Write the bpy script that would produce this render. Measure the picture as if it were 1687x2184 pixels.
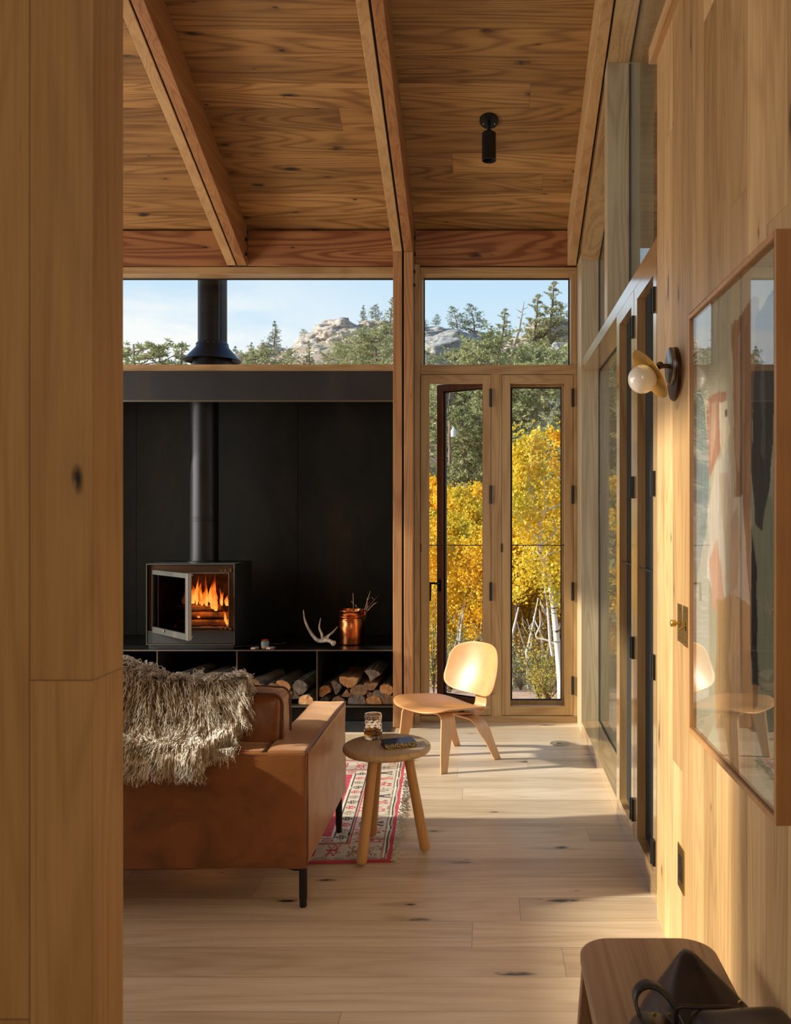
import bpy, bmesh, math, random
import numpy as np
from mathutils import Vector, Matrix, noise
random.seed(7)
D = bpy.data
scene = bpy.context.scene
COL = scene.collection
for o in list(D.objects): D.objects.remove(o, do_unlink=True)

# ------------------------------------------------------------------ camera
CAMZ = 1.43
cam_d = D.cameras.new('camera'); cam = D.objects.new('camera', cam_d); COL.objects.link(cam)
cam.location = (0, 0, CAMZ); cam.rotation_euler = (math.pi/2, 0, 0)
cam_d.sensor_fit = 'AUTO'; cam_d.sensor_width = 36.0
cam_d.lens = 36.0*1850/2184
cam_d.shift_x = -(1040-843.5)/2184
cam_d.shift_y = (1097-1092)/2184
cam_d.clip_start = .05; cam_d.clip_end = 400
cam_d.dof.use_dof = True; cam_d.dof.focus_distance = 4.8; cam_d.dof.aperture_fstop = 8.0
scene.camera = cam

# ------------------------------------------------------------------ look
vs = scene.view_settings
scene.display_settings.display_device = 'sRGB'
vs.view_transform = 'Standard'; vs.look = 'None'; vs.gamma = 1; vs.use_curve_mapping = False
vs.exposure = 0.0

# ------------------------------------------------------------------ sky
world = D.worlds.new('sky'); scene.world = world; world.use_nodes = True
nt = world.node_tree; nt.nodes.clear()
def N(t, kind, **kw):
    n = t.nodes.new(kind)
    for k, v in kw.items(): setattr(n, k, v)
    return n
wo = N(nt, 'ShaderNodeOutputWorld'); bg = N(nt, 'ShaderNodeBackground')
tc = N(nt, 'ShaderNodeTexCoord'); sp = N(nt, 'ShaderNodeSeparateXYZ')
nt.links.new(tc.outputs['Generated'], sp.inputs[0])
rp = N(nt, 'ShaderNodeValToRGB')
e = rp.color_ramp.elements
e[0].position = 0.0; e[0].color = (.86, .95, 1, 1)
e[1].position = 1.0; e[1].color = (.16, .36, .85, 1)
x = e.new(.17); x.color = (.76, .90, 1, 1)
x = e.new(.30); x.color = (.50, .74, .98, 1)
nt.links.new(sp.outputs['Z'], rp.inputs[0])
mp = N(nt, 'ShaderNodeMapping'); mp.inputs['Scale'].default_value = (2.6, 2.6, 9.5); mp.inputs['Location'].default_value = (.9, .2, 1.35)
nz = N(nt, 'ShaderNodeTexNoise'); nz.inputs['Scale'].default_value = 1.7; nz.inputs['Detail'].default_value = 7; nz.inputs['Roughness'].default_value = .55
cr = N(nt, 'ShaderNodeValToRGB'); cr.color_ramp.elements[0].position = .42; cr.color_ramp.elements[1].position = .56
nt.links.new(tc.outputs['Generated'], mp.inputs[0]); nt.links.new(mp.outputs[0], nz.inputs[0]); nt.links.new(nz.outputs[0], cr.inputs[0])
# clouds thin out to the right of the view and higher up
ml = N(nt, 'ShaderNodeMath', operation='MULTIPLY_ADD'); ml.inputs[1].default_value = -4.0; ml.inputs[2].default_value = -.25; ml.use_clamp = True
nt.links.new(sp.outputs['X'], ml.inputs[0])
mh = N(nt, 'ShaderNodeMath', operation='MULTIPLY_ADD'); mh.inputs[1].default_value = -9.0; mh.inputs[2].default_value = 2.75; mh.use_clamp = True
nt.links.new(sp.outputs['Z'], mh.inputs[0])
m1 = N(nt, 'ShaderNodeMath', operation='MULTIPLY'); nt.links.new(ml.outputs[0], m1.inputs[0]); nt.links.new(mh.outputs[0], m1.inputs[1])
m2 = N(nt, 'ShaderNodeMath', operation='MULTIPLY'); nt.links.new(m1.outputs[0], m2.inputs[0]); nt.links.new(cr.outputs[0], m2.inputs[1])
mx = N(nt, 'ShaderNodeMix', data_type='RGBA'); mx.inputs[7].default_value = (1, 1, 1, 1)
nt.links.new(m2.outputs[0], mx.inputs[0]); nt.links.new(rp.outputs[0], mx.inputs[6])
nt.links.new(mx.outputs[2], bg.inputs[0]); bg.inputs[1].default_value = 1.08
nt.links.new(bg.outputs[0], wo.inputs[0])

# ------------------------------------------------------------------ sun (low, from the left, slightly from behind)
SUN_EL, SUN_AZ = math.radians(22), math.radians(8.5)
sd = Vector((math.cos(SUN_EL)*math.cos(SUN_AZ), math.cos(SUN_EL)*math.sin(SUN_AZ), -math.sin(SUN_EL)))
sl = D.lights.new('sun', 'SUN'); sl.energy = 8.0; sl.color = (1, .91, .76); sl.angle = math.radians(1.6)
so = D.objects.new('sun', sl); COL.objects.link(so); so.location = (-12, 0, 8)
so.rotation_euler = sd.to_track_quat('-Z', 'Y').to_euler()

# daylight through the left glass wall out of frame; added fill lamp behind the camera
def area(name, loc, direction, sx, sy, power, color):
    l = D.lights.new(name, 'AREA'); l.shape = 'RECTANGLE'; l.size = sx; l.size_y = sy; l.energy = power; l.color = color
    o = D.objects.new(name, l); COL.objects.link(o); o.location = loc
    o.rotation_euler = Vector(direction).to_track_quat('-Z', 'Y').to_euler(); return o
area('left_glazing_daylight', (-4.75, 3.4, 1.35), (1, 0, -.30), 4.6, 2.3, 195, (1, .95, .89))
area('rear_fill', (-.38, -1.9, 2.3), (.12, 1, -.42), 1.2, 2.0, 30, (1, .86, .68))

# ------------------------------------------------------------------ mesh helpers
WM = {}
def tag(o, label=None, cat=None, group=None, kind=None):
    if label: o['label'] = label
    if cat: o['category'] = cat
    if group: o['group'] = group
    if kind: o['kind'] = kind
    return o
def thing(name, label, cat, loc=(0,0,0), rotz=0, group=None, rot=None):
    o = D.objects.new(name, None); COL.objects.link(o); o.empty_display_size = .05
    o.location = loc; o.rotation_euler = rot if rot else (0, 0, rotz)
    WM[o.name] = Matrix.Translation(Vector(loc)) @ o.rotation_euler.to_matrix().to_4x4()
    return tag(o, label, cat, group)
class MB:
    def __init__(s): s.v = []; s.f = []; s.m = []
    def add(s, vs_, fs, mi=0):
        n = len(s.v); s.v += [tuple(p) for p in vs_]; s.f += [tuple(i+n for i in f) for f in fs]; s.m += [mi]*len(fs); return s
    def box(s, x0, x1, y0, y1, z0, z1, mi=0):
        return s.add([(x0,y0,z0),(x1,y0,z0),(x1,y1,z0),(x0,y1,z0),(x0,y0,z1),(x1,y0,z1),(x1,y1,z1),(x0,y1,z1)],
            [(0,3,2,1),(4,5,6,7),(0,1,5,4),(1,2,6,5),(2,3,7,6),(3,0,4,7)], mi)
    def prism(s, poly, a0, a1, axis='x', mi=0):
        # poly is in the two other axes (y,z) / (x,z) / (x,y)
        n = len(poly)
        def P(p, a): return (a, p[0], p[1]) if axis == 'x' else ((p[0], a, p[1]) if axis == 'y' else (p[0], p[1], a))
        vs_ = [P(p, a0) for p in poly]+[P(p, a1) for p in poly]
        fs = [tuple(range(n-1, -1, -1)), tuple(range(n, 2*n))]+[(i, (i+1) % n, n+(i+1) % n, n+i) for i in range(n)]
        return s.add(vs_, fs, mi)
    def tube(s, pts, rad, seg=8, mi=0, cap=True, flat=1.0):
        pts = [Vector(p) for p in pts]; n = len(pts)
        if not hasattr(rad, '__len__'): rad = [rad]*n
        up = None; vs_ = []; fs = []
        for i, p in enumerate(pts):
            t = (pts[min(i+1, n-1)]-pts[max(i-1, 0)])
            if t.length < 1e-9: t = Vector((0,0,1))
            t.normalize()
            if up is None:
                up = Vector((0,0,1)) if abs(t.z) < .9 else Vector((0,1,0))
                up = (up-t*up.dot(t)).normalized()
            else:
                up = up-t*up.dot(t)
                up = up.normalized() if up.length > 1e-6 else t.orthogonal().normalized()
            b = t.cross(up)
            for k in range(seg):
                a = 2*math.pi*k/seg
                vs_.append(p+up*math.cos(a)*rad[i]*flat+b*math.sin(a)*rad[i])
        for i in range(n-1):
            for k in range(seg):
                k2 = (k+1) % seg
                fs.append((i*seg+k, i*seg+k2, (i+1)*seg+k2, (i+1)*seg+k))
        if cap:
            fs.append(tuple(range(seg-1, -1, -1))); fs.append(tuple((n-1)*seg+k for k in range(seg)))
        return s.add(vs_, fs, mi)
    def lathe(s, prof, c=(0,0,0), seg=32, mi=0, axis='z'):
        vs_ = []; fs = []; n = len(prof)
        for (r, h) in prof:
            for k in range(seg):
                a = 2*math.pi*k/seg
                if axis == 'z': q = (c[0]+r*math.cos(a), c[1]+r*math.sin(a), c[2]+h)
                elif axis == 'x': q = (c[0]+h, c[1]+r*math.cos(a), c[2]+r*math.sin(a))
                else: q = (c[0]+r*math.sin(a), c[1]+h, c[2]+r*math.cos(a))
                vs_.append(q)
        for i in range(n-1):
            for k in range(seg):
                k2 = (k+1) % seg
                fs.append((i*seg+k, i*seg+k2, (i+1)*seg+k2, (i+1)*seg+k))
        if prof[0][0] > 1e-6: fs.append(tuple(range(seg-1, -1, -1)))
        if prof[-1][0] > 1e-6: fs.append(tuple((n-1)*seg+k for k in range(seg)))
        return s.add(vs_, fs, mi)
    def grid(s, fn, nu, nv, mi=0, wrap_u=False):
        vs_ = [fn(i/(nu-1) if not wrap_u else i/nu, j/(nv-1)) for j in range(nv) for i in range(nu)]
        fs = []
        for j in range(nv-1):
            for i in range(nu if wrap_u else nu-1):
                i2 = (i+1) % nu
                fs.append((j*nu+i, j*nu+i2, (j+1)*nu+i2, (j+1)*nu+i))
        return s.add(vs_, fs, mi)
def link_mesh(name, mb, mats, parent=None, smooth=False, bevel=0, segs=2, subsurf=0, local=False, solid=0, angle=40, matrix=None):
    me = D.meshes.new(name)
    V = mb.v
    if matrix is not None: V = [matrix @ Vector(p) for p in V]
    if parent is not None and not local:
        inv = WM[parent.name].inverted(); V = [inv @ Vector(p) for p in V]
    me.from_pydata([tuple(p) for p in V], [], mb.f)
    if not isinstance(mats, (list, tuple)): mats = [mats]
    for m in mats: me.materials.append(m)
    if len(mats) > 1: me.polygons.foreach_set('material_index', mb.m)
    me.validate(); 
    bm = bmesh.new(); bm.from_mesh(me); bmesh.ops.remove_doubles(bm, verts=bm.verts, dist=1e-6) if len(V) < 20000 else None
    if len(V) < 20000: bmesh.ops.recalc_face_normals(bm, faces=bm.faces)
    bm.to_mesh(me); bm.free()
    o = D.objects.new(name, me); COL.objects.link(o)
    if parent is not None: o.parent = parent; WM[o.name] = WM[parent.name]
    else: WM[o.name] = Matrix.Identity(4)
    if solid:
        md = o.modifiers.new('solid', 'SOLIDIFY'); md.thickness = solid; md.offset = 0
    if bevel:
        md = o.modifiers.new('bevel', 'BEVEL'); md.width = bevel; md.segments = segs; md.limit_method = 'ANGLE'; md.angle_limit = math.radians(angle)
    if subsurf:
        md = o.modifiers.new('sub', 'SUBSURF'); md.levels = subsurf; md.render_levels = subsurf
    if smooth or bevel:
        for p in me.polygons: p.use_smooth = True
        if not smooth or smooth == 'auto':
            try: me.set_sharp_from_angle(angle=math.radians(angle))
            except Exception: pass
    return o
obj = link_mesh
def struct(name, mb, mat, **kw):
    o = link_mesh(name, mb, mat, **kw); o['kind'] = 'structure'; return o
def sstruct(name, loc=(0,0,0)):
    o = D.objects.new(name, None); COL.objects.link(o); o.location = loc
    WM[o.name] = Matrix.Translation(Vector(loc)); o['kind'] = 'structure'; return o
def obj_split(name, mb, mats, parent=None, **kw):
    n = len(mb.v); par = list(range(n))
    def find(a):
        while par[a] != a: par[a] = par[par[a]]; a = par[a]
        return a
    for f in mb.f:
        for b in f[1:]: par[find(b)] = find(f[0])
    groups = {}
    for f in mb.f: groups.setdefault(find(f[0]), []).append(f)
    # pieces that overlap belong together
    out = []
    for fs in groups.values():
        ids = sorted({i for f in fs for i in f}); mp_i = {q: k for k, q in enumerate(ids)}
        m = MB(); m.v = [mb.v[i] for i in ids]; m.f = [tuple(mp_i[i] for i in f) for f in fs]; m.m = [0]*len(fs)
        out.append(link_mesh(name, m, mats, parent, **kw))
    return out
def copy_tree(o, parent=None):
    c = o.copy(); COL.objects.link(c)
    if parent: c.parent = parent
    for ch in list(o.children): copy_tree(ch, c)
    return c
def cmesh(name, V, F, colors, mat, parent=None, local=False):
    me = D.meshes.new(name)
    if parent is not None and not local:
        inv = WM[parent.name].inverted(); V = [tuple(inv @ Vector(p)) for p in V]
    me.from_pydata(V, [], F); me.materials.append(mat)
    ca = me.color_attributes.new('col', 'FLOAT_COLOR', 'POINT')
    ca.data.foreach_set('color', np.asarray(colors, dtype=np.float32).ravel())
    o = D.objects.new(name, me); COL.objects.link(o)
    if parent is not None: o.parent = parent; WM[o.name] = WM[parent.name]
    return o

# ------------------------------------------------------------------ materials
def base(name, color=(.5,.5,.5), rough=.5, metal=0, **kw):
    m = D.materials.new(name); m.use_nodes = True
    b = m.node_tree.nodes['Principled BSDF']
    b.inputs['Base Color'].default_value = (*color, 1); b.inputs['Roughness'].default_value = rough; b.inputs['Metallic'].default_value = metal
    for k, v in kw.items():
        b.inputs[k.replace('_', ' ')].default_value = v
    return m
class G:
    def __init__(s, m): s.t = m.node_tree; s.b = s.t.nodes['Principled BSDF']
    def n(s, kind, **kw): return N(s.t, kind, **kw)
    def L(s, a, b): s.t.links.new(a, b)
    def math(s, op, a, b=None, c=None, clamp=False):
        n = s.n('ShaderNodeMath', operation=op); n.use_clamp = clamp
        for i, q in enumerate((a, b, c)):
            if q is None: continue
            if isinstance(q, (int, float)): n.inputs[i].default_value = q
            else: s.L(q, n.inputs[i])
        return n.outputs[0]
    def comb(s, a, b, c):
        n = s.n('ShaderNodeCombineXYZ')
        for i, q in enumerate((a, b, c)):
            if isinstance(q, (int, float)): n.inputs[i].default_value = q
            else: s.L(q, n.inputs[i])
        return n.outputs[0]
    def noise(s, vec, scale=1, detail=3, rough=.5, dist=0):
        n = s.n('ShaderNodeTexNoise'); s.L(vec, n.inputs['Vector'])
        n.inputs['Scale'].default_value = scale; n.inputs['Detail'].default_value = detail
        n.inputs['Roughness'].default_value = rough; n.inputs['Distortion'].default_value = dist
        return n.outputs[0]
    def ramp(s, fac, stops):
        n = s.n('ShaderNodeValToRGB'); e = n.color_ramp.elements
        e[0].position, e[0].color = stops[0][0], (*stops[0][1], 1) if len(stops[0][1]) == 3 else stops[0][1]
        e[1].position, e[1].color = stops[-1][0], (*stops[-1][1], 1)
        for p, c in stops[1:-1]:
            x = e.new(p); x.color = (*c, 1)
        s.L(fac, n.inputs[0]); return n.outputs[0]
    def mix(s, fac, a, b, mode='MIX'):
        n = s.n('ShaderNodeMix', data_type='RGBA', blend_type=mode)
        for i, q in ((0, fac), (6, a), (7, b)):
            if isinstance(q, (int, float)): n.inputs[i].default_value = q
            elif isinstance(q, tuple): n.inputs[i].default_value = (*q, 1)
            else: s.L(q, n.inputs[i])
        return n.outputs[2]
    def smooth(s, v, a, b):
        n = s.n('ShaderNodeMapRange', interpolation_type='SMOOTHSTEP'); s.L(v, n.inputs[0])
        n.inputs[1].default_value = a; n.inputs[2].default_value = b; return n.outputs[0]
    def bump(s, h, strength=.2, dist=.002):
        n = s.n('ShaderNodeBump'); n.inputs['Strength'].default_value = strength; n.inputs['Distance'].default_value = dist
        s.L(h, n.inputs['Height']); s.L(n.outputs[0], s.b.inputs['Normal'])

def wood(name, light, dark, grain='X', across='Y', plank=None, tone=.3, knots=.0, rough=.45, rings=.5, shade=1.0, gap=.5, seed=0, fine=1.0, bump=True):
    m = base(name, light, rough); g = G(m)
    tcn = g.n('ShaderNodeTexCoord'); s = g.n('ShaderNodeSeparateXYZ'); g.L(tcn.outputs['Object'], s.inputs[0])
    third = ({'X','Y','Z'}-{grain, across}).pop()
    A, B, C = s.outputs[grain], s.outputs[across], s.outputs[third]
    A = g.math('ADD', A, 31.7+seed*3.1); B = g.math('ADD', B, 17.3+seed*1.7)
    tonev = None; gapmask = None
    if plank:
        w, ln = plank
        bw = g.math('DIVIDE', B, w); row = g.math('FLOOR', bw)
        wn = g.n('ShaderNodeTexWhiteNoise', noise_dimensions='1D'); g.L(row, wn.inputs['W'])
        A2 = g.math('MULTIPLY_ADD', wn.outputs[0], ln*5, A)
        al = g.math('DIVIDE', A2, ln); colu = g.math('FLOOR', al)
        idv = g.comb(row, colu, .5+seed)
        wn2 = g.n('ShaderNodeTexWhiteNoise', noise_dimensions='3D'); g.L(idv, wn2.inputs['Vector'])
        tonev = wn2.outputs['Value']
        sh = g.n('ShaderNodeVectorMath', operation='SCALE'); g.L(wn2.outputs['Color'], sh.inputs[0]); sh.inputs['Scale'].default_value = 30
        shv = sh.outputs[0]
        fb = g.math('FRACT', bw); d1 = g.math('MULTIPLY', g.math('MINIMUM', fb, g.math('SUBTRACT', 1, fb)), w)
        fa = g.math('FRACT', al); d2 = g.math('MULTIPLY', g.math('MINIMUM', fa, g.math('SUBTRACT', 1, fa)), ln)
        dd = g.math('MINIMUM', d1, d2)
        gapmask = g.math('SUBTRACT', 1, g.smooth(dd, .0004, .0022))
    else: shv = None
    def vec(a, b, c):
        v = g.comb(g.math('MULTIPLY', A, a), g.math('MULTIPLY', B, b), g.math('MULTIPLY', C, c))
        if shv is not None:
            ad = g.n('ShaderNodeVectorMath', operation='ADD'); g.L(v, ad.inputs[0]); g.L(shv, ad.inputs[1]); v = ad.outputs[0]
        return v
    f = g.noise(vec(3.0, 140*fine, 140*fine), 1, 3, .6)
    med = g.noise(vec(.9, 9, 9), 1, 3, .5, .6)
    low = g.noise(vec(.50, 5.6, 5.6), 1, 1.5, .4, .4)
    ring = g.math('SINE', g.math('MULTIPLY', low, 95))
    ring = g.math('MULTIPLY_ADD', ring, .5, .5); ring = g.math('POWER', ring, 2.2)
    v = g.math('MULTIPLY', f, .42)
    v = g.math('MULTIPLY_ADD', med, .55, v)
    v = g.math('MULTIPLY_ADD', ring, .15*rings, v)
    fac = g.smooth(v, .30, .85)
    col = g.mix(fac, light, dark)
    if tonev is not None:
        tv = g.math('MULTIPLY_ADD', tonev, tone*2, 1-tone)
        col = g.mix(1.0, col, g.comb(tv, g.math('POWER', tv, 1.15), g.math('POWER', tv, 1.4)), 'MULTIPLY')
    if knots:
        kA, kB = g.math('MULTIPLY', A, 2.1), g.math('MULTIPLY', B, 7.5)
        if shv is not None:
            ss = g.n('ShaderNodeSeparateXYZ'); g.L(shv, ss.inputs[0]); kA = g.math('ADD', kA, ss.outputs[0]); kB = g.math('ADD', kB, ss.outputs[1])
        vo = g.n('ShaderNodeTexVoronoi', voronoi_dimensions='2D'); vo.inputs['Scale'].default_value = 1
        kv = g.comb(g.math('MULTIPLY_ADD', g.noise(vec(5, 9, 9), 1, 2), .35, kA), g.math('MULTIPLY_ADD', med, .35, kB), 0)
        g.L(kv, vo.inputs['Vector'])
        sc = g.n('ShaderNodeSeparateColor'); g.L(vo.outputs['Color'], sc.inputs[0])
        on = g.math('GREATER_THAN', sc.outputs[0], 1-knots)
        size = g.math('MULTIPLY_ADD', g.math('POWER', sc.outputs[1], 2.0), .13, .025)
        k1 = g.math('SUBTRACT', 1, g.math('DIVIDE', vo.outputs['Distance'], size), clamp=True)
        kk = g.math('MULTIPLY', g.math('POWER', k1, .8), on)
        kb = g.math('SUBTRACT', 1, g.math('DIVIDE', vo.outputs['Distance'], g.math('MULTIPLY', size, 3.2)), clamp=True)
        kb = g.math('MULTIPLY', g.math('MULTIPLY', kb, on), g.math('MULTIPLY_ADD', ring, .5, .3))
        col = g.mix(g.math('MULTIPLY', kb, .75), col, (dark[0]*.45, dark[1]*.4, dark[2]*.35))
        kn = g.noise(vec(16, 60, 60), 1, 3, .6); kk = g.math('MULTIPLY', kk, g.smooth(kn, .30, .55))
        col = g.mix(g.math('MULTIPLY', kk, 1.4, clamp=True), col, (.018, .011, .006))
        # fine dark checks along the grain
        chk = g.smooth(g.noise(vec(1.6, 26, 26), 1, 4, .6), .70, .80)
        col = g.mix(g.math('MULTIPLY', chk, .55), col, (dark[0]*.35, dark[1]*.3, dark[2]*.25))
    if gapmask is not None and gap > 0:
        col = g.mix(g.math('MULTIPLY', gapmask, gap), col, (dark[0]*.2, dark[1]*.18, dark[2]*.15))
    if shade != 1: col = g.mix(1.0, col, (shade, shade, shade), 'MULTIPLY')
    g.L(col, g.b.inputs['Base Color'])
    rr = g.math('MULTIPLY_ADD', f, .22, rough-.08); g.L(rr, g.b.inputs['Roughness'])
    if bump: g.bump(f, .12, .001)
    return m

OAK_L, OAK_D = (.53, .345, .160), (.32, .180, .070)
M = {}
M['floor'] = wood('oak_floor', (.70,.575,.42), (.47,.35,.225), 'X', 'Y', (.185, 2.1), .16, .24, .34, .7, gap=.5)
M['ceil'] = wood('oak_ceiling', (.43,.235,.075), (.165,.075,.020), 'X', 'Y', (.155, 4.7), .27, .50, .55, 1.3, gap=.5, seed=3)
M['wallr'] = wood('oak_wall_boards', (.54,.345,.155), (.29,.152,.055), 'Z', 'Y', (.135, 2.7), .26, .32, .42, .7, gap=.3, seed=5)
M['walll'] = wood('oak_partition_boards', (.50,.30,.115), (.34,.185,.06), 'Z', 'X', (.112, 2.6), .14, .12, .5, .8, gap=.6, seed=9)
M['oak_z'] = wood('oak_upright', OAK_L, OAK_D, 'Z', 'X', None, rings=1, rough=.36)
M['oak_x'] = wood('oak_rail', OAK_L, OAK_D, 'X', 'Z', None, rings=1, rough=.36)
M['oak_y'] = wood('oak_sill', OAK_L, OAK_D, 'Y', 'Z', None, rings=1, rough=.14, bump=False)
M['oak_zs'] = wood('oak_side_upright', OAK_L, OAK_D, 'Z', 'Y', None, rings=1, rough=.14, bump=False)
for k_ in ('oak_y', 'oak_zs'):
    b_ = M[k_].node_tree.nodes['Principled BSDF']; b_.inputs['Coat Weight'].default_value = 1; b_.inputs['Coat Roughness'].default_value = .12; b_.inputs['Coat IOR'].default_value = 1.6
M['ash_z'] = wood('pale_ash_post', (.52,.42,.26), (.36,.26,.14), 'Z', 'X', None, rings=1.1, rough=.4, seed=2)
M['fir_y'] = wood('fir_rafter', (.43,.205,.072), (.23,.088,.027), 'Y', 'X', None, rings=1.1, rough=.5, seed=4)
M['firp_y'] = wood('pale_fir_rafter', (.58,.37,.165), (.38,.20,.075), 'Y', 'X', None, rings=.7, rough=.5, seed=6)
M['fir_x'] = wood('fir_wall_beam', (.42,.19,.072), (.21,.07,.023), 'X', 'Z', None, rings=2.6, knots=.6, rough=.5, seed=8)
M['fir_z'] = wood('fir_post', (.52,.275,.115), (.31,.13,.046), 'Z', 'X', None, rings=1.1, knots=.15, rough=.5, seed=1)
M['mahog'] = wood('reddish_sash', (.30,.13,.065), (.17,.06,.03), 'Z', 'X', None, rings=.7, rough=.4)
M['ply'] = wood('honey_plywood', (.60,.30,.115), (.46,.20,.065), 'Y', 'X', None, rings=.35, rough=.34, seed=2)
M['plyleg'] = wood('pale_plywood', (.64,.36,.16), (.50,.25,.10), 'Z', 'X', None, rings=.3, rough=.35, seed=3)
M['plyedge'] = wood('plywood_edge', (.82,.60,.36), (.60,.38,.18), 'Z', 'Y', None, rings=.3, rough=.45, fine=2)
M['stooltop'] = wood('pale_oak_top', (.60,.45,.27), (.43,.29,.15), 'Y', 'X', None, rings=.9, rough=.38, seed=7)
M['stoolleg'] = wood('honey_leg', (.56,.32,.125), (.42,.215,.07), 'Z', 'X', None, rings=.4, rough=.4)
M['bench'] = wood('brown_bench', (.36,.215,.115), (.20,.105,.05), 'Y', 'X', None, rings=1.2, rough=.42, seed=11)
M['benchleg'] = wood('dark_bench_leg', (.26,.14,.065), (.13,.06,.025), 'Z', 'Y', None, rings=.8, rough=.45)
M['frame'] = wood('shaded_frame_side', (.20,.075,.03), (.10,.035,.013), 'Z', 'Y', None, rings=.8, rough=.4)  # same wood as the face, darkened for the side in shade; unused
M['framel'] = wood('cherry_frame_face', (.52,.30,.14), (.36,.18,.075), 'Z', 'Y', None, rings=.4, rough=.3)
M['black'] = base('black_metal', (.012,.012,.012), .4, .3)
M['gasket'] = base('black_gasket', (.006,.006,.006), .6)
M['void'] = base('dark_gap', (.008,.006,.005), .8)
M['chrome'] = base('steel_edge', (.25,.24,.22), .35, .8)
M['brass'] = base('aged_brass', (.42,.29,.09), .32, 1)
M['brassy'] = base('bright_brass', (.66,.45,.12), .35, 1)
M['bronze'] = base('dark_bronze', (.10,.055,.03), .38, .8)
M['plate'] = base('satin_steel_plate', (.30,.31,.33), .3, 1)
M['globe'] = base('opal_glass', (.86,.80,.70), .15, 0, Coat_Weight=.5)
M['white'] = base('white_paint', (.7,.68,.64), .5)

def steel_mat(name, c0, c1, rough=.5, metal=.55, scale=2.2, zs=.5):
    m = base(name, c0, rough, metal); g = G(m)
    t = g.n('ShaderNodeTexCoord'); mp_ = g.n('ShaderNodeMapping'); mp_.inputs['Scale'].default_value = (1, 1, zs); g.L(t.outputs['Object'], mp_.inputs[0])
    a = g.noise(mp_.outputs[0], scale, 6, .65, .8)
    g.L(g.ramp(a, [(.3, c0), (.58, c1), (.75, (c1[0]*2.3, c1[1]*1.6, c1[2]*.9))]), g.b.inputs['Base Color'])
    g.L(g.math('MULTIPLY_ADD', a, .3, rough-.12), g.b.inputs['Roughness']); g.b.inputs['Specular IOR Level'].default_value = .18 if c0[0] < .005 else .5
    return m
M['steel'] = steel_mat('blackened_steel', (.003,.0035,.003), (.014,.013,.009), .6, .0)
M['bench_steel'] = steel_mat('waxed_steel_shelf', (.006,.006,.007), (.012,.012,.013), .26, .2)
M['lintel'] = steel_mat('steel_lintel', (.010,.010,.011), (.020,.018,.018), .5, .1)
M['stove'] = steel_mat('charcoal_stove', (.016,.019,.021), (.022,.025,.027), .5, .1)
M['pipe'] = steel_mat('black_flue', (.008,.008,.009), (.014,.014,.016), .36, .3)
M['doorsteel'] = steel_mat('brushed_steel', (.016,.015,.013), (.034,.032,.028), .45, .2)
M['hearth'] = steel_mat('black_hearth', (.010,.010,.010), (.020,.020,.02), .5, .0, 14, 1)
M['edge'] = base('pale_steel_edge', (.13,.115,.08), .4, .6)  # paler than the plates, for their thin front edges

def thin_glass(name, tint=(1,1,1), ior=1.5):
    m = D.materials.new(name); m.use_nodes = True; t = m.node_tree; t.nodes.clear()
    o = N(t, 'ShaderNodeOutputMaterial'); mx_ = N(t, 'ShaderNodeMixShader'); fr = N(t, 'ShaderNodeFresnel')
    ge = N(t, 'ShaderNodeNewGeometry'); im = N(t, 'ShaderNodeMath', operation='MULTIPLY_ADD'); im.inputs[1].default_value = 1/ior-ior; im.inputs[2].default_value = ior
    t.links.new(ge.outputs['Backfacing'], im.inputs[0]); t.links.new(im.outputs[0], fr.inputs[0])
    tr = N(t, 'ShaderNodeBsdfTransparent'); tr.inputs[0].default_value = (*tint, 1); gl = N(t, 'ShaderNodeBsdfGlossy'); gl.inputs['Roughness'].default_value = 0
    t.links.new(fr.outputs[0], mx_.inputs[0]); t.links.new(tr.outputs[0], mx_.inputs[1]); t.links.new(gl.outputs[0], mx_.inputs[2]); t.links.new(mx_.outputs[0], o.inputs[0])
    return m
M['glass'] = thin_glass('window_glass', (.97,.985,.98), 1.45)
M['sideglass'] = thin_glass('coated_window_glass', (.90,.93,.91), 1.95)
M['picglass'] = thin_glass('picture_glass', (.97,.97,.96), 1.62)
M['stoveglass'] = thin_glass('sooty_glass', (.25,.22,.18), 1.45)
def screen_mat():
    m = D.materials.new('insect_screen'); m.use_nodes = True; t = m.node_tree; t.nodes.clear()
    o = N(t, 'ShaderNodeOutputMaterial'); mx_ = N(t, 'ShaderNodeMixShader'); mx_.inputs[0].default_value = .78
    tr = N(t, 'ShaderNodeBsdfTransparent'); df = N(t, 'ShaderNodeBsdfDiffuse'); df.inputs[0].default_value = (.045,.045,.042,1)
    t.links.new(tr.outputs[0], mx_.inputs[1]); t.links.new(df.outputs[0], mx_.inputs[2]); t.links.new(mx_.outputs[0], o.inputs[0]); return m
M['screen'] = screen_mat()
def attr_mat(name, rough=.8, noise_amt=.0, nscale=300):
    m = base(name, (.5,.5,.5), rough); g = G(m); a = g.n('ShaderNodeAttribute'); a.attribute_name = 'col'
    c = a.outputs['Color']
    if noise_amt:
        t = g.n('ShaderNodeTexCoord'); nn = g.noise(t.outputs['Object'], nscale, 3, .6)
        k = g.math('MULTIPLY_ADD', nn, noise_amt*2, 1-noise_amt); c = g.mix(1.0, c, g.comb(k, k, k), 'MULTIPLY')
        g.bump(nn, .5, .002)
    g.L(c, g.b.inputs['Base Color']); return m
M['attr_rug'] = attr_mat('woven_wool', .95, .35, 260)
M['attr_art'] = attr_mat('painted_paper', .8, .12, 60)
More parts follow.
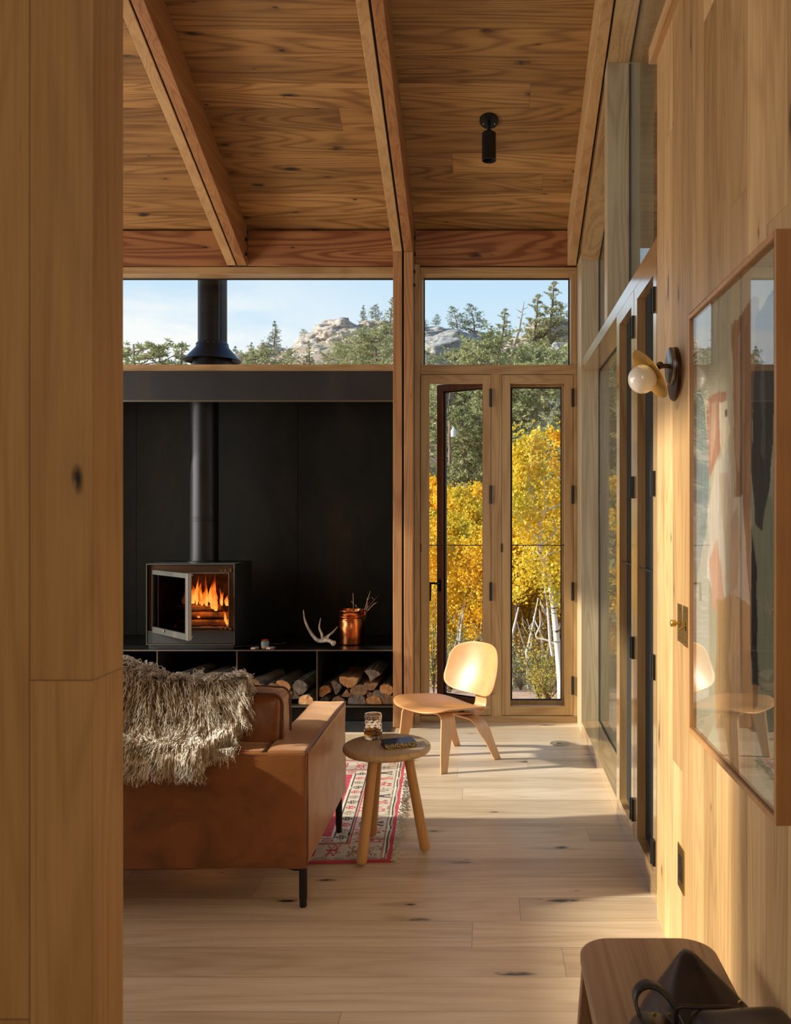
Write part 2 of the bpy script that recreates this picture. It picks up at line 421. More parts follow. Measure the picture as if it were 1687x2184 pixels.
def leather_mat(name, c0, c1, rough=.42, sc=5):
    m = base(name, c0, rough); g = G(m); t = g.n('ShaderNodeTexCoord')
    a = g.noise(t.outputs['Object'], sc, 5, .6, .5); b = g.noise(t.outputs['Object'], 240, 2, .5)
    g.L(g.mix(g.smooth(a, .35, .7), c0, c1), g.b.inputs['Base Color'])
    g.L(g.math('MULTIPLY_ADD', a, .25, rough-.12), g.b.inputs['Roughness'])
    h = g.math('MULTIPLY_ADD', b, .25, a); g.bump(h, .25, .004); return m
M['leather'] = leather_mat('tan_leather', (.23,.078,.020), (.115,.036,.008), .34)
lb = M['leather'].node_tree.nodes['Principled BSDF']; lb.inputs['Sheen Weight'].default_value = .75; lb.inputs['Sheen Roughness'].default_value = .4; lb.inputs['Sheen Tint'].default_value = (1,.64,.38,1)
M['piping'] = base('dark_leather_seam', (.10,.035,.015), .5)
M['bag'] = leather_mat('dark_brown_leather', (.024,.010,.007), (.010,.005,.004), .42, 9)
def noisy(name, c0, c1, sc=5, rough=.8, stretch=(1,1,1), detail=4, bumpd=0, **kw):
    m = base(name, c0, rough, **kw); g = G(m); t = g.n('ShaderNodeTexCoord'); mp_ = g.n('ShaderNodeMapping'); mp_.inputs['Scale'].default_value = stretch
    g.L(t.outputs['Object'], mp_.inputs[0]); a = g.noise(mp_.outputs[0], sc, detail, .6, .3)
    g.L(g.mix(g.smooth(a, .35, .65), c0, c1), g.b.inputs['Base Color'])
    if bumpd: g.bump(a, .6, bumpd)
    return m
M['fleece'] = noisy('long_wool', (.50,.42,.32), (.95,.90,.82), 34, .75)
M['fleece_skin'] = noisy('wool_underlay', (.22,.17,.12), (.32,.26,.19), 20, .9)
M['bark'] = noisy('bark', (.11,.075,.05), (.30,.25,.20), 22, .9, (1,.25,1), 5, .01)
M['barkg'] = noisy('grey_bark', (.16,.14,.12), (.44,.41,.37), 16, .9, (1,.3,1), 5, .01)
M['endo'] = noisy('orange_log_end', (.40,.17,.055), (.58,.31,.12), 26, .75, (1,1,.5), 5, .004)
M['endg'] = noisy('weathered_log_end', (.10,.085,.07), (.26,.20,.15), 26, .8, (1,1,.5), 5, .004)
M['endb'] = noisy('brown_log_end', (.17,.09,.045), (.36,.20,.10), 22, .8, (1,1,.5), 5, .004)
M['split'] = noisy('split_log_side', (.28,.13,.05), (.44,.25,.11), 30, .75, (1,.2,1), 4, .004)
M['antler'] = noisy('antler_bone', (.36,.29,.21), (.62,.54,.43), 30, .55)
M['antlert'] = noisy('antler_burr', (.50,.42,.32), (.78,.70,.58), 60, .8)
M['twig'] = noisy('dry_twig', (.10,.05,.03), (.22,.12,.07), 40, .8)
M['copper'] = noisy('hammered_copper', (.80,.30,.11), (.55,.16,.05), 16, .26, (1,1,.6), 3, .002, metal=1)
M['iron'] = base('iron_poker', (.05,.05,.052), .35, .8)
M['cera'] = base('blue_grey_ceramic', (.16,.24,.27), .4)
M['ceras'] = base('sand_ceramic', (.55,.36,.2), .6)
M['match'] = base('red_match_heads', (.5,.02,.015), .7)
M['matchstick'] = base('match_wood', (.6,.45,.25), .7)
M['matchside'] = base('matchbox_striker', (.12,.06,.05), .7)
M['book'] = noisy('navy_cloth', (.014,.024,.060), (.022,.036,.082), 60, .8)
M['page'] = base('page_edges', (.16,.07,.04), .7)
def spine_mat():
    m = base('gilt_spine', (.03,.04,.07), .45); g = G(m); t = g.n('ShaderNodeTexCoord'); a = g.noise(t.outputs['Object'], 160, 2, .5, 1.5)
    g.L(g.mix(g.smooth(a, .48, .54), (.02,.03,.05), (.5,.4,.16)), g.b.inputs['Base Color']); return m
M['spine'] = spine_mat()
gm = base('tumbler_glass', (1,1,1), .02, 0, IOR=1.45, Transmission_Weight=1); M['tumbler'] = gm
M['whisky'] = base('whisky', (.85,.38,.04), .0, 0, IOR=1.34, Transmission_Weight=1)
# outdoors
M['ground'] = None
# ================================================================== STRUCTURE
SL = .43
YB = 5.96
def ceilz(y): return 3.40+SL*(5.94-y)
def beamz(y): return 3.13+SL*(5.94-y)
struct('floor', MB().box(-4.7, .80, -2.3, 6.12, -.12, 0), M['floor'])
# pitched ceiling of boards, and the far slope behind the camera
RY = 1.6
struct('ceiling', MB().prism([(6.14, ceilz(6.14)), (RY, ceilz(RY)), (-2.4, ceilz(RY)-1.6), (-2.4, ceilz(RY)-1.3), (RY, ceilz(RY)+.3), (6.14, ceilz(6.14)+.3)], -4.9, 1.9, 'x'), M['ceil'])  # side overhang widened to block sky behind the upper side windows
# wall on the right with the picture, capped below the roof
struct('wall_right', MB().box(.602, .95, -2.3, 3.08, 0, 3.045), M['wallr'])
struct('trim_1', MB().box(.578, .70, -2.3, 3.115, 3.045, 3.10), M['firp_y'], bevel=.002)
struct('wall_foreground', MB().box(-2.4, -.683, 1.50, 1.628, 0, 4.9), M['walll'], bevel=.003)
struct('wall_hall', MB().box(-2.52, -2.4, -2.3, 1.628, 0, 4.9), M['wallr'])
struct('wall_rear', MB().box(-4.9, 1.0, -2.45, -2.3, -.1, 5), M['wallr'])
# left wall, mostly glazed (outside the frame; the low sun comes through it)
wl = MB().box(-4.85, -4.65, -2.3, 1.25, 0, 5.2).box(-4.85, -4.65, 5.86, 6.2, 0, 3.3)
wl.prism([(2.74, 3.12), (5.9, 3.12), (5.9, ceilz(5.9)), (2.74, ceilz(2.74))], -4.85, -4.65, 'x').box(-4.85, -4.65, 1.25, 2.62, 0, 2.02).box(-4.85, -4.65, 1.25, 2.74, 3.95, 5.25)
struct('wall_left', wl, M['wallr'])
wf = sstruct('window_6')
obj('frame', MB().box(-4.80, -4.68, 1.25, 1.31, 2.02, 3.95).box(-4.80, -4.68, 2.62, 2.86, 0, 3.95).box(-4.80, -4.68, 5.80, 5.86, 0, 3.12).box(-4.80, -4.68, 2.86, 5.86, 0, .05).box(-4.80, -4.68, 2.86, 5.86, 3.06, 3.12).box(-4.77, -4.71, 4.25, 4.29, .05, 3.06), M['oak_z'], wf)
obj('glass', MB().box(-4.745, -4.74, 2.86, 5.80, .05, 3.06).box(-4.745, -4.74, 1.31, 2.62, 2.02, 3.95), M['glass'], wf)

# ---- back wall: solid parts left of the niche, behind the niche posts
struct('wall_back', MB().box(-4.7, -3.32, YB, YB+.16, 0, 2.41).box(-4.7, .75, 5.99, 6.2, 3.135, ceilz(6.0)).box(-4.7, -.66, YB+.02, YB+.14, 2.38, 2.405), M['wallr'])

def timber(name, label, xs, parts, post=False):
    pass
def rafter(x0, x1, x2, x3, y0, y1, label, n):
    t = thing('roof_rafter', label, 'beam', (x0, y1, beamz(y1)), 0, None)
    ww = [(x0, x1, 'firp_y'), (x2, x3, 'fir_y')]
    for a, b, mt in ww:
        obj('rafter_board', MB().prism([(y0, beamz(y0)), (y1, beamz(y1)), (y1, ceilz(y1)-.002), (y0, ceilz(y0)-.002)], a, b, 'x'), M[mt], t, bevel=.003)
    obj('dark_joint', MB().prism([(y0, beamz(y0)+.012), (y1-.002, beamz(y1)+.012), (y1-.002, ceilz(y1)-.004), (y0, ceilz(y0)-.004)], x1, x2, 'x'), M['void'], t)
    return t
r1 = rafter(-1.782, -1.722, -1.712, -1.647, 1.7, 5.935, 'double fir roof rafter on the left, ending over the chimney window', 1)
r2 = rafter(-.633, -.573, -.560, -.500, 1.7, 5.935, 'double fir roof rafter that rests on the tall post beside the stove niche', 2)
r3 = thing('roof_rafter', 'single fir roof rafter on the right beside the side windows', 'beam', (.546, 5.935, beamz(5.935)))
obj('rafter_board', MB().prism([(1.7, beamz(1.7)), (5.935, beamz(5.935)), (5.935, ceilz(5.935)-.002), (1.7, ceilz(1.7)-.002)], .546, .606, 'x'), M['firp_y'], r3, bevel=.003)
# bolts where rafters meet the wall beam
def bolt(x, y, z, parent, ax='x', r=.009):
    obj('bolt', MB().lathe([(r*1.7, 0), (r*1.7, .004), (r, .004), (r, .012), (0, .012)], (x, y, z), 10, axis=ax), M['black'], parent)
for z in (3.20, 3.30): bolt(-1.647, 5.90, z, r1)
for z in (3.20, 3.31): bolt(-.500, 5.90, z, r2)

post = thing('timber_post', 'tall double fir post between the dark stove niche and the narrow glazed doors', 'post', (-.566, 5.88, 0))
for a, b, mt in ((-.633, -.573, 'fir_z'), (-.560, -.500, 'fir_z')):
    obj('post_board', MB().prism([(5.80, 0), (5.955, 0), (5.955, beamz(5.955)-.003), (5.80, beamz(5.80)-.003)], a, b, 'x'), M[mt], post, bevel=.003)
obj('dark_joint', MB().box(-.573, -.560, 5.815, 5.95, 0, 3.11), M['void'], post)
for z in (3.07, 2.98):
    bolt(-.500, 5.86, z, post)
obj('outer_post_board', MB().box(-.497, -.463, 5.90, 6.10, 0, 3.13), M['oak_z'], post)

# reddish beam across the back, its pieces between the rafters
for a, b, lab in ((-4.66, -.634, 'long reddish fir wall beam with knots above the chimney window'), (-.498, .612, 'short reddish fir wall beam with a large knot above the right transom window')):
    if a < -3:
        for (p, q, l2) in ((-4.66, -1.783, 'reddish fir wall beam left of the first rafter, above the chimney window'), (-1.645, -.634, 'reddish fir wall beam with a knot between the first and middle rafters')):
            tag(obj('wall_beam', MB().box(p, q, 5.945, 5.985, 3.135, 3.375), M['fir_x'], bevel=.002), l2, 'beam')
    else:
        tag(obj('wall_beam', MB().box(a, b, 5.945, 5.985, 3.135, 3.375), M['fir_x'], bevel=.002), lab, 'beam')
struct('trim_2', MB().box(-4.66, .6, 5.975, 5.995, 3.37, ceilz(5.98)), M['void'])
struct('trim_3', MB().box(-4.66, .61, 5.975, 6.0, 3.122, 3.137), M['void'])

def glazing(parent, x0, x1, z0, z1, y, gas=.008, th=.006, name='glass', reveal=None):
    obj(name, MB().box(x0, x1, y, y+th, z0, z1), M['glass'], parent)
    g = MB()
    g.box(x0, x1, y-.012, y-.001, z1-gas, z1).box(x0, x1, y-.012, y-.001, z0, z0+gas*.6).box(x0, x0+gas, y-.012, y-.001, z0+gas*.6, z1-gas).box(x1-gas, x1, y-.012, y-.001, z0+gas*.6, z1-gas)
    obj('gasket', g, M['gasket'], parent)
# ---- window 1: long transom over the niche
def xb(px): return (px-1040)/310.4
w1 = sstruct('window_1', (-2.6, YB, 2.41))
obj('head_rail', MB().box(-4.66, -.634, YB, 6.12, 3.083, 3.130), M['oak_x'], w1, bevel=.001)
obj('sill', MB().box(-4.66, -.634, YB-.012, 6.14, 2.412, 2.458), M['oak_x'], w1, bevel=.001)
obj('jamb', MB().box(-.65, -.634, YB, 6.12, 2.459, 3.082), M['mahog'], w1)
obj('jamb', MB().box(-4.66, -4.60, YB, 6.12, 2.459, 3.082), M['oak_z'], w1)
glazing(w1, -4.60, -.651, 2.459, 3.082, 6.09)
# ---- window 2: transom over the narrow doors
w2 = sstruct('window_2', (.05, YB, 2.39))
obj('head_rail', MB().box(-.462, .612, YB, 6.12, 3.083, 3.128), M['oak_x'], w2, bevel=.001)
obj('sill', MB().box(-.462, .612, YB, 6.14, 2.392, 2.458), M['oak_x'], w2, bevel=.001)
obj('jamb', MB().box(-.462, -.448, YB-.0, 6.12, 2.459, 3.082), M['oak_z'], w2)
obj('jamb', MB().box(.573, .612, YB, 6.12, 2.459, 3.082), M['oak_z'], w2)
glazing(w2, -.448, .573, 2.459, 3.082, 6.09)
# casing of the two narrow doors
struct('trim_4', MB().box(-.462, .612, YB, 6.12, 0, .045), M['oak_x'], bevel=.001)
struct('trim_5', MB().box(.0245, .0965, YB, 6.10, .045, 2.392), M['oak_z'], bevel=.001)
struct('trim_6', MB().box(.589, .613, YB-.005, 6.12, .0455, 2.3915), M['oak_z'], bevel=.001)

def hinge(parent, x, y, z, h=.10, ax='y'):
    mb = MB()
    if ax == 'y':
        mb.box(x-.011, x+.007, y-.010, y+.001, z-h/2, z+h/2)
        for k in range(3): mb.tube([(x, y-.010, z-h/2+k*h/3+.001), (x, y-.010, z-h/2+(k+1)*h/3-.001)], .007, 8)
    else:
        mb.box(x-.010, x+.001, y-.004, y+.026, z-h/2, z+h/2)
        for k in range(3): mb.tube([(x-.009, y+.024, z-h/2+k*h/3+.001), (x-.009, y+.024, z-h/2+(k+1)*h/3-.001)], .006, 8)
    obj('hinge', mb, M['black'], parent)
def leaf_back(name, x0, x1, swung):
    d = sstruct(name, ((x0+x1)/2, YB, .05))
    z0, z1 = .050, 2.388; sw = .057; zo0, zo1 = .112, 2.330
    y0, y1 = YB-.002, YB+.036
    obj('screen_frame_stile', MB().box(x0, x0+sw, y0, y1, z0, z1), M['oak_z'], d, bevel=.001)
    obj('screen_frame_stile', MB().box(x1-sw, x1, y0, y1, z0, z1), M['oak_z'], d, bevel=.001)
    obj('screen_frame_rail', MB().box(x0+sw, x1-sw, y0, y1, zo1, z1), M['oak_x'], d)
    obj('screen_frame_rail', MB().box(x0+sw, x1-sw, y0, y1, z0, zo0), M['oak_x'], d)
    obj('shadow_gap', MB().box(x0-.003, x0-.0003, y0+.004, y1, z0, z1).box(x1+.0003, x1+.003, y0+.004, y1, z0, z1).box(x0, x1, y0+.004, y1, z1+.0003, z1+.003).box(x0, x1, y0+.004, y1, z0-.003, z0-.0003), M['void'], d)
    obj('screen_bar', MB().tube([(x0+sw-.003, YB+.012, 1.217), (x1-sw+.003, YB+.012, 1.217)], .0032, 8), M['black'], d)
    obj('catch', MB().box(x0-.006, x0+.004, y0-.004, y0+.001, 1.17, 1.23), M['black'], d)
    for z in (2.23, 1.565, .90, .255): hinge(d, x1+.001, YB, z, .125)
    # glazed outer sash
    w = x1-x0-.03
    mb1 = MB()
    sz0, sz1 = .075, 2.372
    S = .05
    hx, hy = x1-.018, 6.075
    th = math.radians(34) if swung else 0
    R = Matrix.Translation((hx, hy, 0)) @ Matrix.Rotation(-th, 4, 'Z')
    mt = M['mahog'] if swung else M['oak_z']
    s = obj('sash', MB().box(-w, -w+S, 0, .055, sz0, sz1).box(-S, 0, 0, .055, sz0, sz1).box(-w+S, -S, 0, .055, sz1-S, sz1).box(-w+S, -S, 0, .055, sz0, sz0+S), mt, d, matrix=R, bevel=.001)
    obj('glass', MB().box(-w+S, -S, .028, .034, sz0+S, sz1-S), M['glass'], s, matrix=R)
    gk = MB().box(-w+S, -w+S+.012, .016, .027, sz0+S, sz1-S).box(-S-.006, -S, .016, .027, sz0+S, sz1-S).box(-w+S+.012, -S-.006, .016, .027, sz1-S-.008, sz1-S).box(-w+S+.012, -S-.006, .016, .027, sz0+S, sz0+S+.008)
    obj('gasket', gk, M['gasket'], s, matrix=R)
    if swung:
        hb = MB().box(-w+.018, -w+.040, -.008, 0, .87, .955)
        hb.tube([(-w+.028, -.008, .93), (-w+.028, -.045, .93)], .009, 10)
        hb.tube([(-w+.034, -.045, .93), (-w-.030, -.045, .93)], .008, 10).tube([(-w-.026, -.045, .937), (-w-.030, -.045, .80)], .009, 10)
        obj('handle', hb, M['black'], s, matrix=R)
    return d
leaf_back('door_1', -.459, .0225, True)
leaf_back('door_2', .0985, .586, False)

# ---- right side window wall, plane X=.614
XR = .614; XG = .733
def upz(y): return 3.095+SL*(5.68-y)
def upz2(y): return 3.750+SL*(4.45-y)
struct('trim_7', MB().prism([(5.682, 0), (5.957, 0), (5.957, 3.14), (5.682, 3.14)], XR, XG+.03, 'x'), M['ash_z'], bevel=.001)
struct('trim_8', MB().prism([(5.957, 0), (6.16, 0), (6.16, 3.3), (5.957, 3.3)], XR, XG+.10, 'x'), M['oak_zs'])
struct('trim_9', MB().box(XR, XG+.05, 3.08, 5.681, 2.372, 2.436), M['oak_y'], bevel=.001)       # header over the side doors
struct('trim_10', MB().box(XR, XG+.05, 4.131, 5.681, .0, .078), M['oak_y'], bevel=.001)          # deep sill of the fixed pane
struct('trim_11', MB().box(XR, XG+.05, 3.081, 4.130, .0, .060), M['oak_y'], bevel=.001)
struct('trim_12', MB().box(XR, XG+.05, 4.102, 4.130, .0605, 2.3715), M['oak_zs'])
struct('trim_13', MB().box(XR, XG+.05, 3.624, 3.636, .0605, 2.3715), M['oak_zs'])
struct('trim_14', MB().box(XR, XG+.05, 3.082, 3.146, .0605, 2.3715), M['oak_zs'])
w3 = sstruct('window_3', (XG, 4.9, .08))
obj('glass', MB().box(XG, XG+.006, 4.131, 5.681, .0785, 2.3715), M['sideglass'], w3)
obj('gasket', MB().box(XG-.006, XG-.001, 5.674, 5.681, .0785, 2.3715).box(XG-.006, XG-.001, 4.131, 5.673, .0785, .083).box(XG-.006, XG-.001, 4.131, 5.673, 2.365, 2.3715), M['gasket'], w3)
def leaf_side(name, y0, y1):
    d = sstruct(name, (XR, (y0+y1)/2, .065))
    z0, z1, zo0, zo1 = .064, 2.370, .104, 2.314; sw = .063; x0, x1 = XR-.001, XR+.038
    obj('screen_frame_stile', MB().box(x0, x1, y1-sw, y1, z0, z1), M['oak_zs'], d, bevel=.001)
    obj('screen_frame_stile', MB().box(x0, x1, y0, y0+sw, z0, z1), M['oak_zs'], d, bevel=.001)
    obj('screen_frame_rail', MB().box(x0, x1, y0+sw, y1-sw, zo1, z1), M['oak_y'], d)
    obj('screen_frame_rail', MB().box(x0, x1, y0+sw, y1-sw, z0, zo0), M['oak_y'], d)
    obj('shadow_gap', MB().box(x0+.004, x1, y0-.003, y0-.0003, z0, z1).box(x0+.004, x1, y0, y1, z1, z1+.002).box(x0+.004, x1, y0, y1, z0-.003, z0), M['void'], d)
    obj('insect_screen', MB().box(x1-.004, x1-.003, y0+sw, y1-sw, zo0, zo1), M['screen'], d)
    obj('glass', MB().box(XG, XG+.006, y0, y1, z0, z1), M['sideglass'], d)
    obj('screen_bar', MB().tube([(x0+.012, y0+sw-.002, 1.212), (x0+.012, y1-sw+.002, 1.212)], .0032, 8), M['black'], d)
    for z in (2.216, 1.543, .87, .19): hinge(d, x0, y0+(.020 if y0 < 3.3 else -.004), z, .092, 'x')
leaf_side('door_3', 3.638, 4.100)
leaf_side('door_4', 3.150, 3.621)
# upper windows under the roof slope
struct('trim_15', MB().prism([(4.452, 2.4365), (4.56, 2.4365), (4.56, ceilz(4.56)), (4.452, ceilz(4.452))], XR, XG+.05, 'x'), M['ash_z'], bevel=.001)
struct('trim_16', MB().prism([(4.561, upz(4.561)), (5.681, upz(5.681)), (5.681, ceilz(5.681)), (4.561, ceilz(4.561))], XR, XG+.05, 'x'), M['oak_y'])
struct('trim_17', MB().prism([(1.7, upz2(1.7)), (4.451, upz2(4.451)), (4.451, ceilz(4.451)), (1.7, ceilz(1.7))], XR, XG+.05, 'x'), M['oak_y'])
struct('trim_18', MB().prism([(1.5, 3.05), (1.7, 3.05), (1.7, ceilz(1.7)), (1.5, 4.9)], XR, XG+.05, 'x'), M['oak_zs'])
struct('trim_20', MB().prism([(1.7, beamz(1.7)+.01), (5.93, beamz(5.93)+.01), (5.93, ceilz(5.93)), (1.7, ceilz(1.7))], .6065, .6138, 'x'), M['void'])
w4 = sstruct('window_4', (XG, 5.1, 2.44))
obj('glass', MB().prism([(4.561, 2.4365), (5.681, 2.4365), (5.681, upz(5.681)), (4.561, upz(4.561))], XG, XG+.006, 'x'), M['sideglass'], w4)
obj('gasket', MB().box(XG-.006, XG-.001, 5.674, 5.681, 2.4365, 3.09).prism([(4.561, upz(4.561)-.008), (5.673, upz(5.673)-.008), (5.673, upz(5.673)), (4.561, upz(4.561))], XG-.006, XG-.001, 'x'), M['gasket'], w4)
w5 = sstruct('window_5', (XG, 3.6, 2.44))
obj('glass', MB().prism([(1.7, 3.10), (3.115, 3.10), (3.115, 2.4365), (4.451, 2.4365), (4.451, upz2(4.451)), (1.7, upz2(1.7))], XG, XG+.006, 'x'), M['sideglass'], w5)
obj('gasket', MB().box(XG-.006, XG-.001, 4.444, 4.451, 2.4365, 3.74).prism([(1.7, upz2(1.7)-.008), (4.443, upz2(4.443)-.008), (4.443, upz2(4.443)), (1.7, upz2(1.7))], XG-.006, XG-.001, 'x'), M['gasket'], w5)

# ================================================================== STOVE NICHE
NX0, NX1, NB = -3.30, -.645, 6.66
BZ = .508
struct('wall_niche', MB().box(NX0-.02, NX1+.02, NB, NB+.02, 0, 2.36).box(NX0-.02, NX0, 5.962, NB, 0, 2.36).box(NX1, NX1+.012, 5.962, NB, 0, 2.36).box(NX0-.02, NX1+.02, 5.965, NB+.02, 2.36, 2.40), M['steel'])
struct('trim_21', MB().box(-1.4620, -1.4605, NB-.003, NB, BZ, 2.36).box(-2.70, -2.6985, NB-.003, NB, BZ, 2.36), M['void'])
tag(obj('steel_lintel', MB().box(NX0, NX1, 5.93, 5.962, 2.212, 2.408), M['lintel'], bevel=.001), 'dark blackened steel lintel panel across the top of the stove niche', 'panel')
struct('trim_22', MB().box(NX0, NX1+.008, 5.93, 5.95, 2.200, 2.211), M['edge'])
hearth = tag(obj('hearth_slab', MB().box(NX0, -.64, 5.69, 6.2, .001, .012), M['hearth'], bevel=.002), 'thin black hearth slab on the floor below the log cubbies', 'hearth')
bn = thing('steel_log_bench', 'long blackened steel shelf unit with log cubbies, carrying the stove', 'shelf', (-2, 6.2, .012))
obj('bench_top', MB().box(NX0, NX1, 5.905, NB, BZ-.010, BZ), M['bench_steel'], bn)
obj('bench_top_edge', MB().box(NX0, NX1, 5.900, 5.9045, BZ-.008, BZ), M['edge'], bn)
for x in (-2.790, -2.248, -1.706, -1.161):
    dv = obj('divider', MB().box(x-.004, x+.004, 5.905, NB, .126, BZ-.0105), M['steel'], bn)
    obj('divider_edge', MB().box(x-.0035, x+.0035, 5.900, 5.9045, .126, BZ-.0085), M['edge'], dv)
obj('bottom_shelf', MB().box(NX0, NX1, 5.905, NB, .116, .1255), M['steel'], bn)
obj('bottom_shelf_edge', MB().box(NX0, NX1, 5.900, 5.9045, .117, .1255), M['edge'], bn)
obj('toe_panel', MB().box(NX0, NX1, 5.98, 6.0, .0125, .1155), M['steel'], bn)
obj('back_panel', MB().box(NX0, NX1, NB-.006, NB-.001, .126, BZ-.0105), M['steel'], bn)

# ---- wood stove
SX0, SX1, SY0, SY1, SZ0, SZ1 = -2.332, -1.728, 5.925, 6.36, BZ+.001, 1.092
st = thing('wood_stove', 'charcoal steel wood-burning stove with its glass door open and a fire inside', 'stove', ((SX0+SX1)/2, (SY0+SY1)/2, SZ0))
def frame_box(x0, x1, z0, z1, y0, y1, t):
    return MB().box(x0, x1, y0, y1, z1-t, z1).box(x0, x1, y0, y1, z0, z0+t).box(x0, x0+t, y0, y1, z0+t, z1-t).box(x1-t, x1, y0, y1, z0+t, z1-t)
obj('outer_shell', frame_box(SX0, SX1, SZ0+.03, SZ1, SY0, SY1, .006).box(SX0+.006, SX1-.006, SY1-.01, SY1, SZ0+.036, SZ1-.006), M['stove'], st, bevel=.001)
obj('shell_rim', frame_box(SX0, SX1, SZ0+.03, SZ1, SY0-.0015, SY0-.0003, .004), M['edge'], st)
obj('plinth', MB().box(SX0+.012, SX1-.012, SY0+.012, SY1-.01, SZ0, SZ0+.0295), M['stove'], st)
obj('ash_panel', MB().box(SX0+.007, SX1-.007, SY0+.004, SY0+.016, SZ0+.038, SZ0+.125), M['stove'], st, bevel=.001)
FX0, FX1, FZ0, FZ1 = -2.285, -1.772, .652, 1.030
ff = MB().box(SX0+.007, FX0, SY0+.03, SY0+.045, SZ0+.127, SZ1-.007).box(FX1, SX1-.007, SY0+.03, SY0+.045, SZ0+.127, SZ1-.007).box(FX0, FX1, SY0+.03, SY0+.045, FZ1, SZ1-.007).box(FX0, FX1, SY0+.03, SY0+.045, SZ0+.127, FZ0)
obj('face_plate', ff, M['bronze'], st, bevel=.001)
obj('inner_rim', frame_box(FX0, FX1, FZ0, FZ1, SY0+.022, SY0+.0295, .006), M['chrome'], st)
fb = MB().box(FX0-.006, FX0-.001, SY0+.046, SY1-.03, FZ0-.02, FZ1).box(FX1+.001, FX1+.006, SY0+.046, SY1-.03, FZ0-.02, FZ1).box(FX0-.006, FX1+.006, SY1-.03, SY1-.024, FZ0-.02, FZ1).box(FX0-.006, FX1+.006, SY0+.046, SY1-.03, FZ0-.026, FZ0-.021).box(FX0-.006, FX1+.006, SY0+.046, SY1-.03, FZ1+.001, FZ1+.006)
M['soot'] = noisy('sooty_firebrick', (.05,.03,.02), (.14,.08,.045), 12, .9)
obj('firebox', fb, M['soot'], st)
hw = MB()
for (x, z) in ((-1.83, 1.047), (-1.80, 1.047), (-1.765, 1.05), (-1.80, .643), (-1.77, .643), (-1.83, .643)):
    hw.lathe([(.006, 0), (.006, -.006), (0, -.006)], (x, SY0+.03, z), 8, axis='y')
hw.box(-1.84, -1.757, SY0+.024, SY0+.03, 1.036, 1.040).box(-1.762, -1.757, SY0+.02, SY0+.03, 1.036, 1.062).box(-1.762, -1.757, SY0+.02, SY0+.03, .625, .655)
obj_split('latch_plate', hw, M['brass'], st)
M['dooredge'] = base('bright_steel_edge', (.36,.35,.32), .4, .2)
# open door: hinged on the left, swung toward the room
ang = math.atan2(-.39, .38)
DR = Matrix.Translation((-2.300, SY0+.012, 0)) @ Matrix.Rotation(ang, 4, 'Z')
W_, T_, dz0, dz1 = .545, .026, .622, 1.050
dd = obj('stove_door', MB().box(0, W_-.004, 0, T_, dz1-.030, dz1).box(0, W_-.004, 0, T_, dz0, dz0+.04).box(0, .012, 0, T_, dz0+.04, dz1-.030).box(W_-.034, W_-.004, 0, T_, dz0+.04, dz1-.030), M['doorsteel'], st, matrix=DR, bevel=.001)
obj('door_edge', MB().box(W_-.0038, W_, -.001, T_+.001, dz0, dz1), M['dooredge'], dd, matrix=DR)
obj('door_glass', MB().box(.012, W_-.034, .010, .014, dz0+.04, dz1-.030), M['stoveglass'], dd, matrix=DR)
obj_split('door_catch', MB().lathe([(.006,0),(.006,.012),(0,.012)], (W_-.006, T_, dz1-.01), 8, axis='y').lathe([(.006,0),(.006,.012),(0,.012)], (W_-.006, T_, dz0+.02), 8, axis='y').lathe([(.011,0),(.009,.006),(0,.006)], (.2, -.006, dz0+.03), 12, axis='y'), M['chrome'], dd, matrix=DR)
# flue
PX, PY = -2.008, 6.15
obj('flue_collar', MB().lathe([(.112, 0), (.112, .006), (.1, .012)], (PX, PY, SZ1+.0005), 40), M['pipe'], st)
fl = MB().lathe([(.0965, .012), (.0965, .29), (.0985, .292), (.0985, .300), (.0965, .302), (.0965, .31), (.0985, .312), (.0985, .32), (.0965, .322), (.0965, 1.2), (.0965, 1.255)], (PX, PY, SZ1), 48)
obj('flue_pipe', fl, M['pipe'], st, smooth='auto')
obj('flue_flange', MB().lathe([(.0975, 0), (.14, 0), (.14, .012), (.0975, .012)], (PX, PY, 2.30), 48), M['pipe'], st)
ch = thing('chimney_pipe', 'black metal chimney pipe with a conical flashing, standing outside the long window', 'chimney', (PX, PY, 2.42))
obj('pipe', MB().lathe([(.103, .10), (.103, 2.2)], (PX, PY+.18, 2.42), 48), M['pipe'], ch, smooth='auto')
obj('pipe_seam', MB().box(PX+.070, PX+.074, PY+.18-.079, PY+.18-.074, 2.66, 4.5), M['chrome'], ch)
obj('storm_collar', MB().lathe([(.104, .265), (.112, .255), (.118, .225), (.20, .135), (.205, .128), (.20, .125), (.104, .20)], (PX, PY+.18, 2.42), 48), M['pipe'], ch, smooth='auto')
obj('flashing_base', MB().lathe([(.145, 0), (.135, .20), (.11, .22)], (PX, PY+.18, 2.42), 40), M['pipe'], ch, smooth='auto')
rv = MB()
for k in range(9):
    a = math.radians(-160+k*18); rv.lathe([(.006, 0), (.004, .004), (0, .005)], (PX+.114*math.cos(a), PY+.18+.114*math.sin(a), 2.665), 6)
obj_split('collar_bead', rv, M['chrome'], ch)
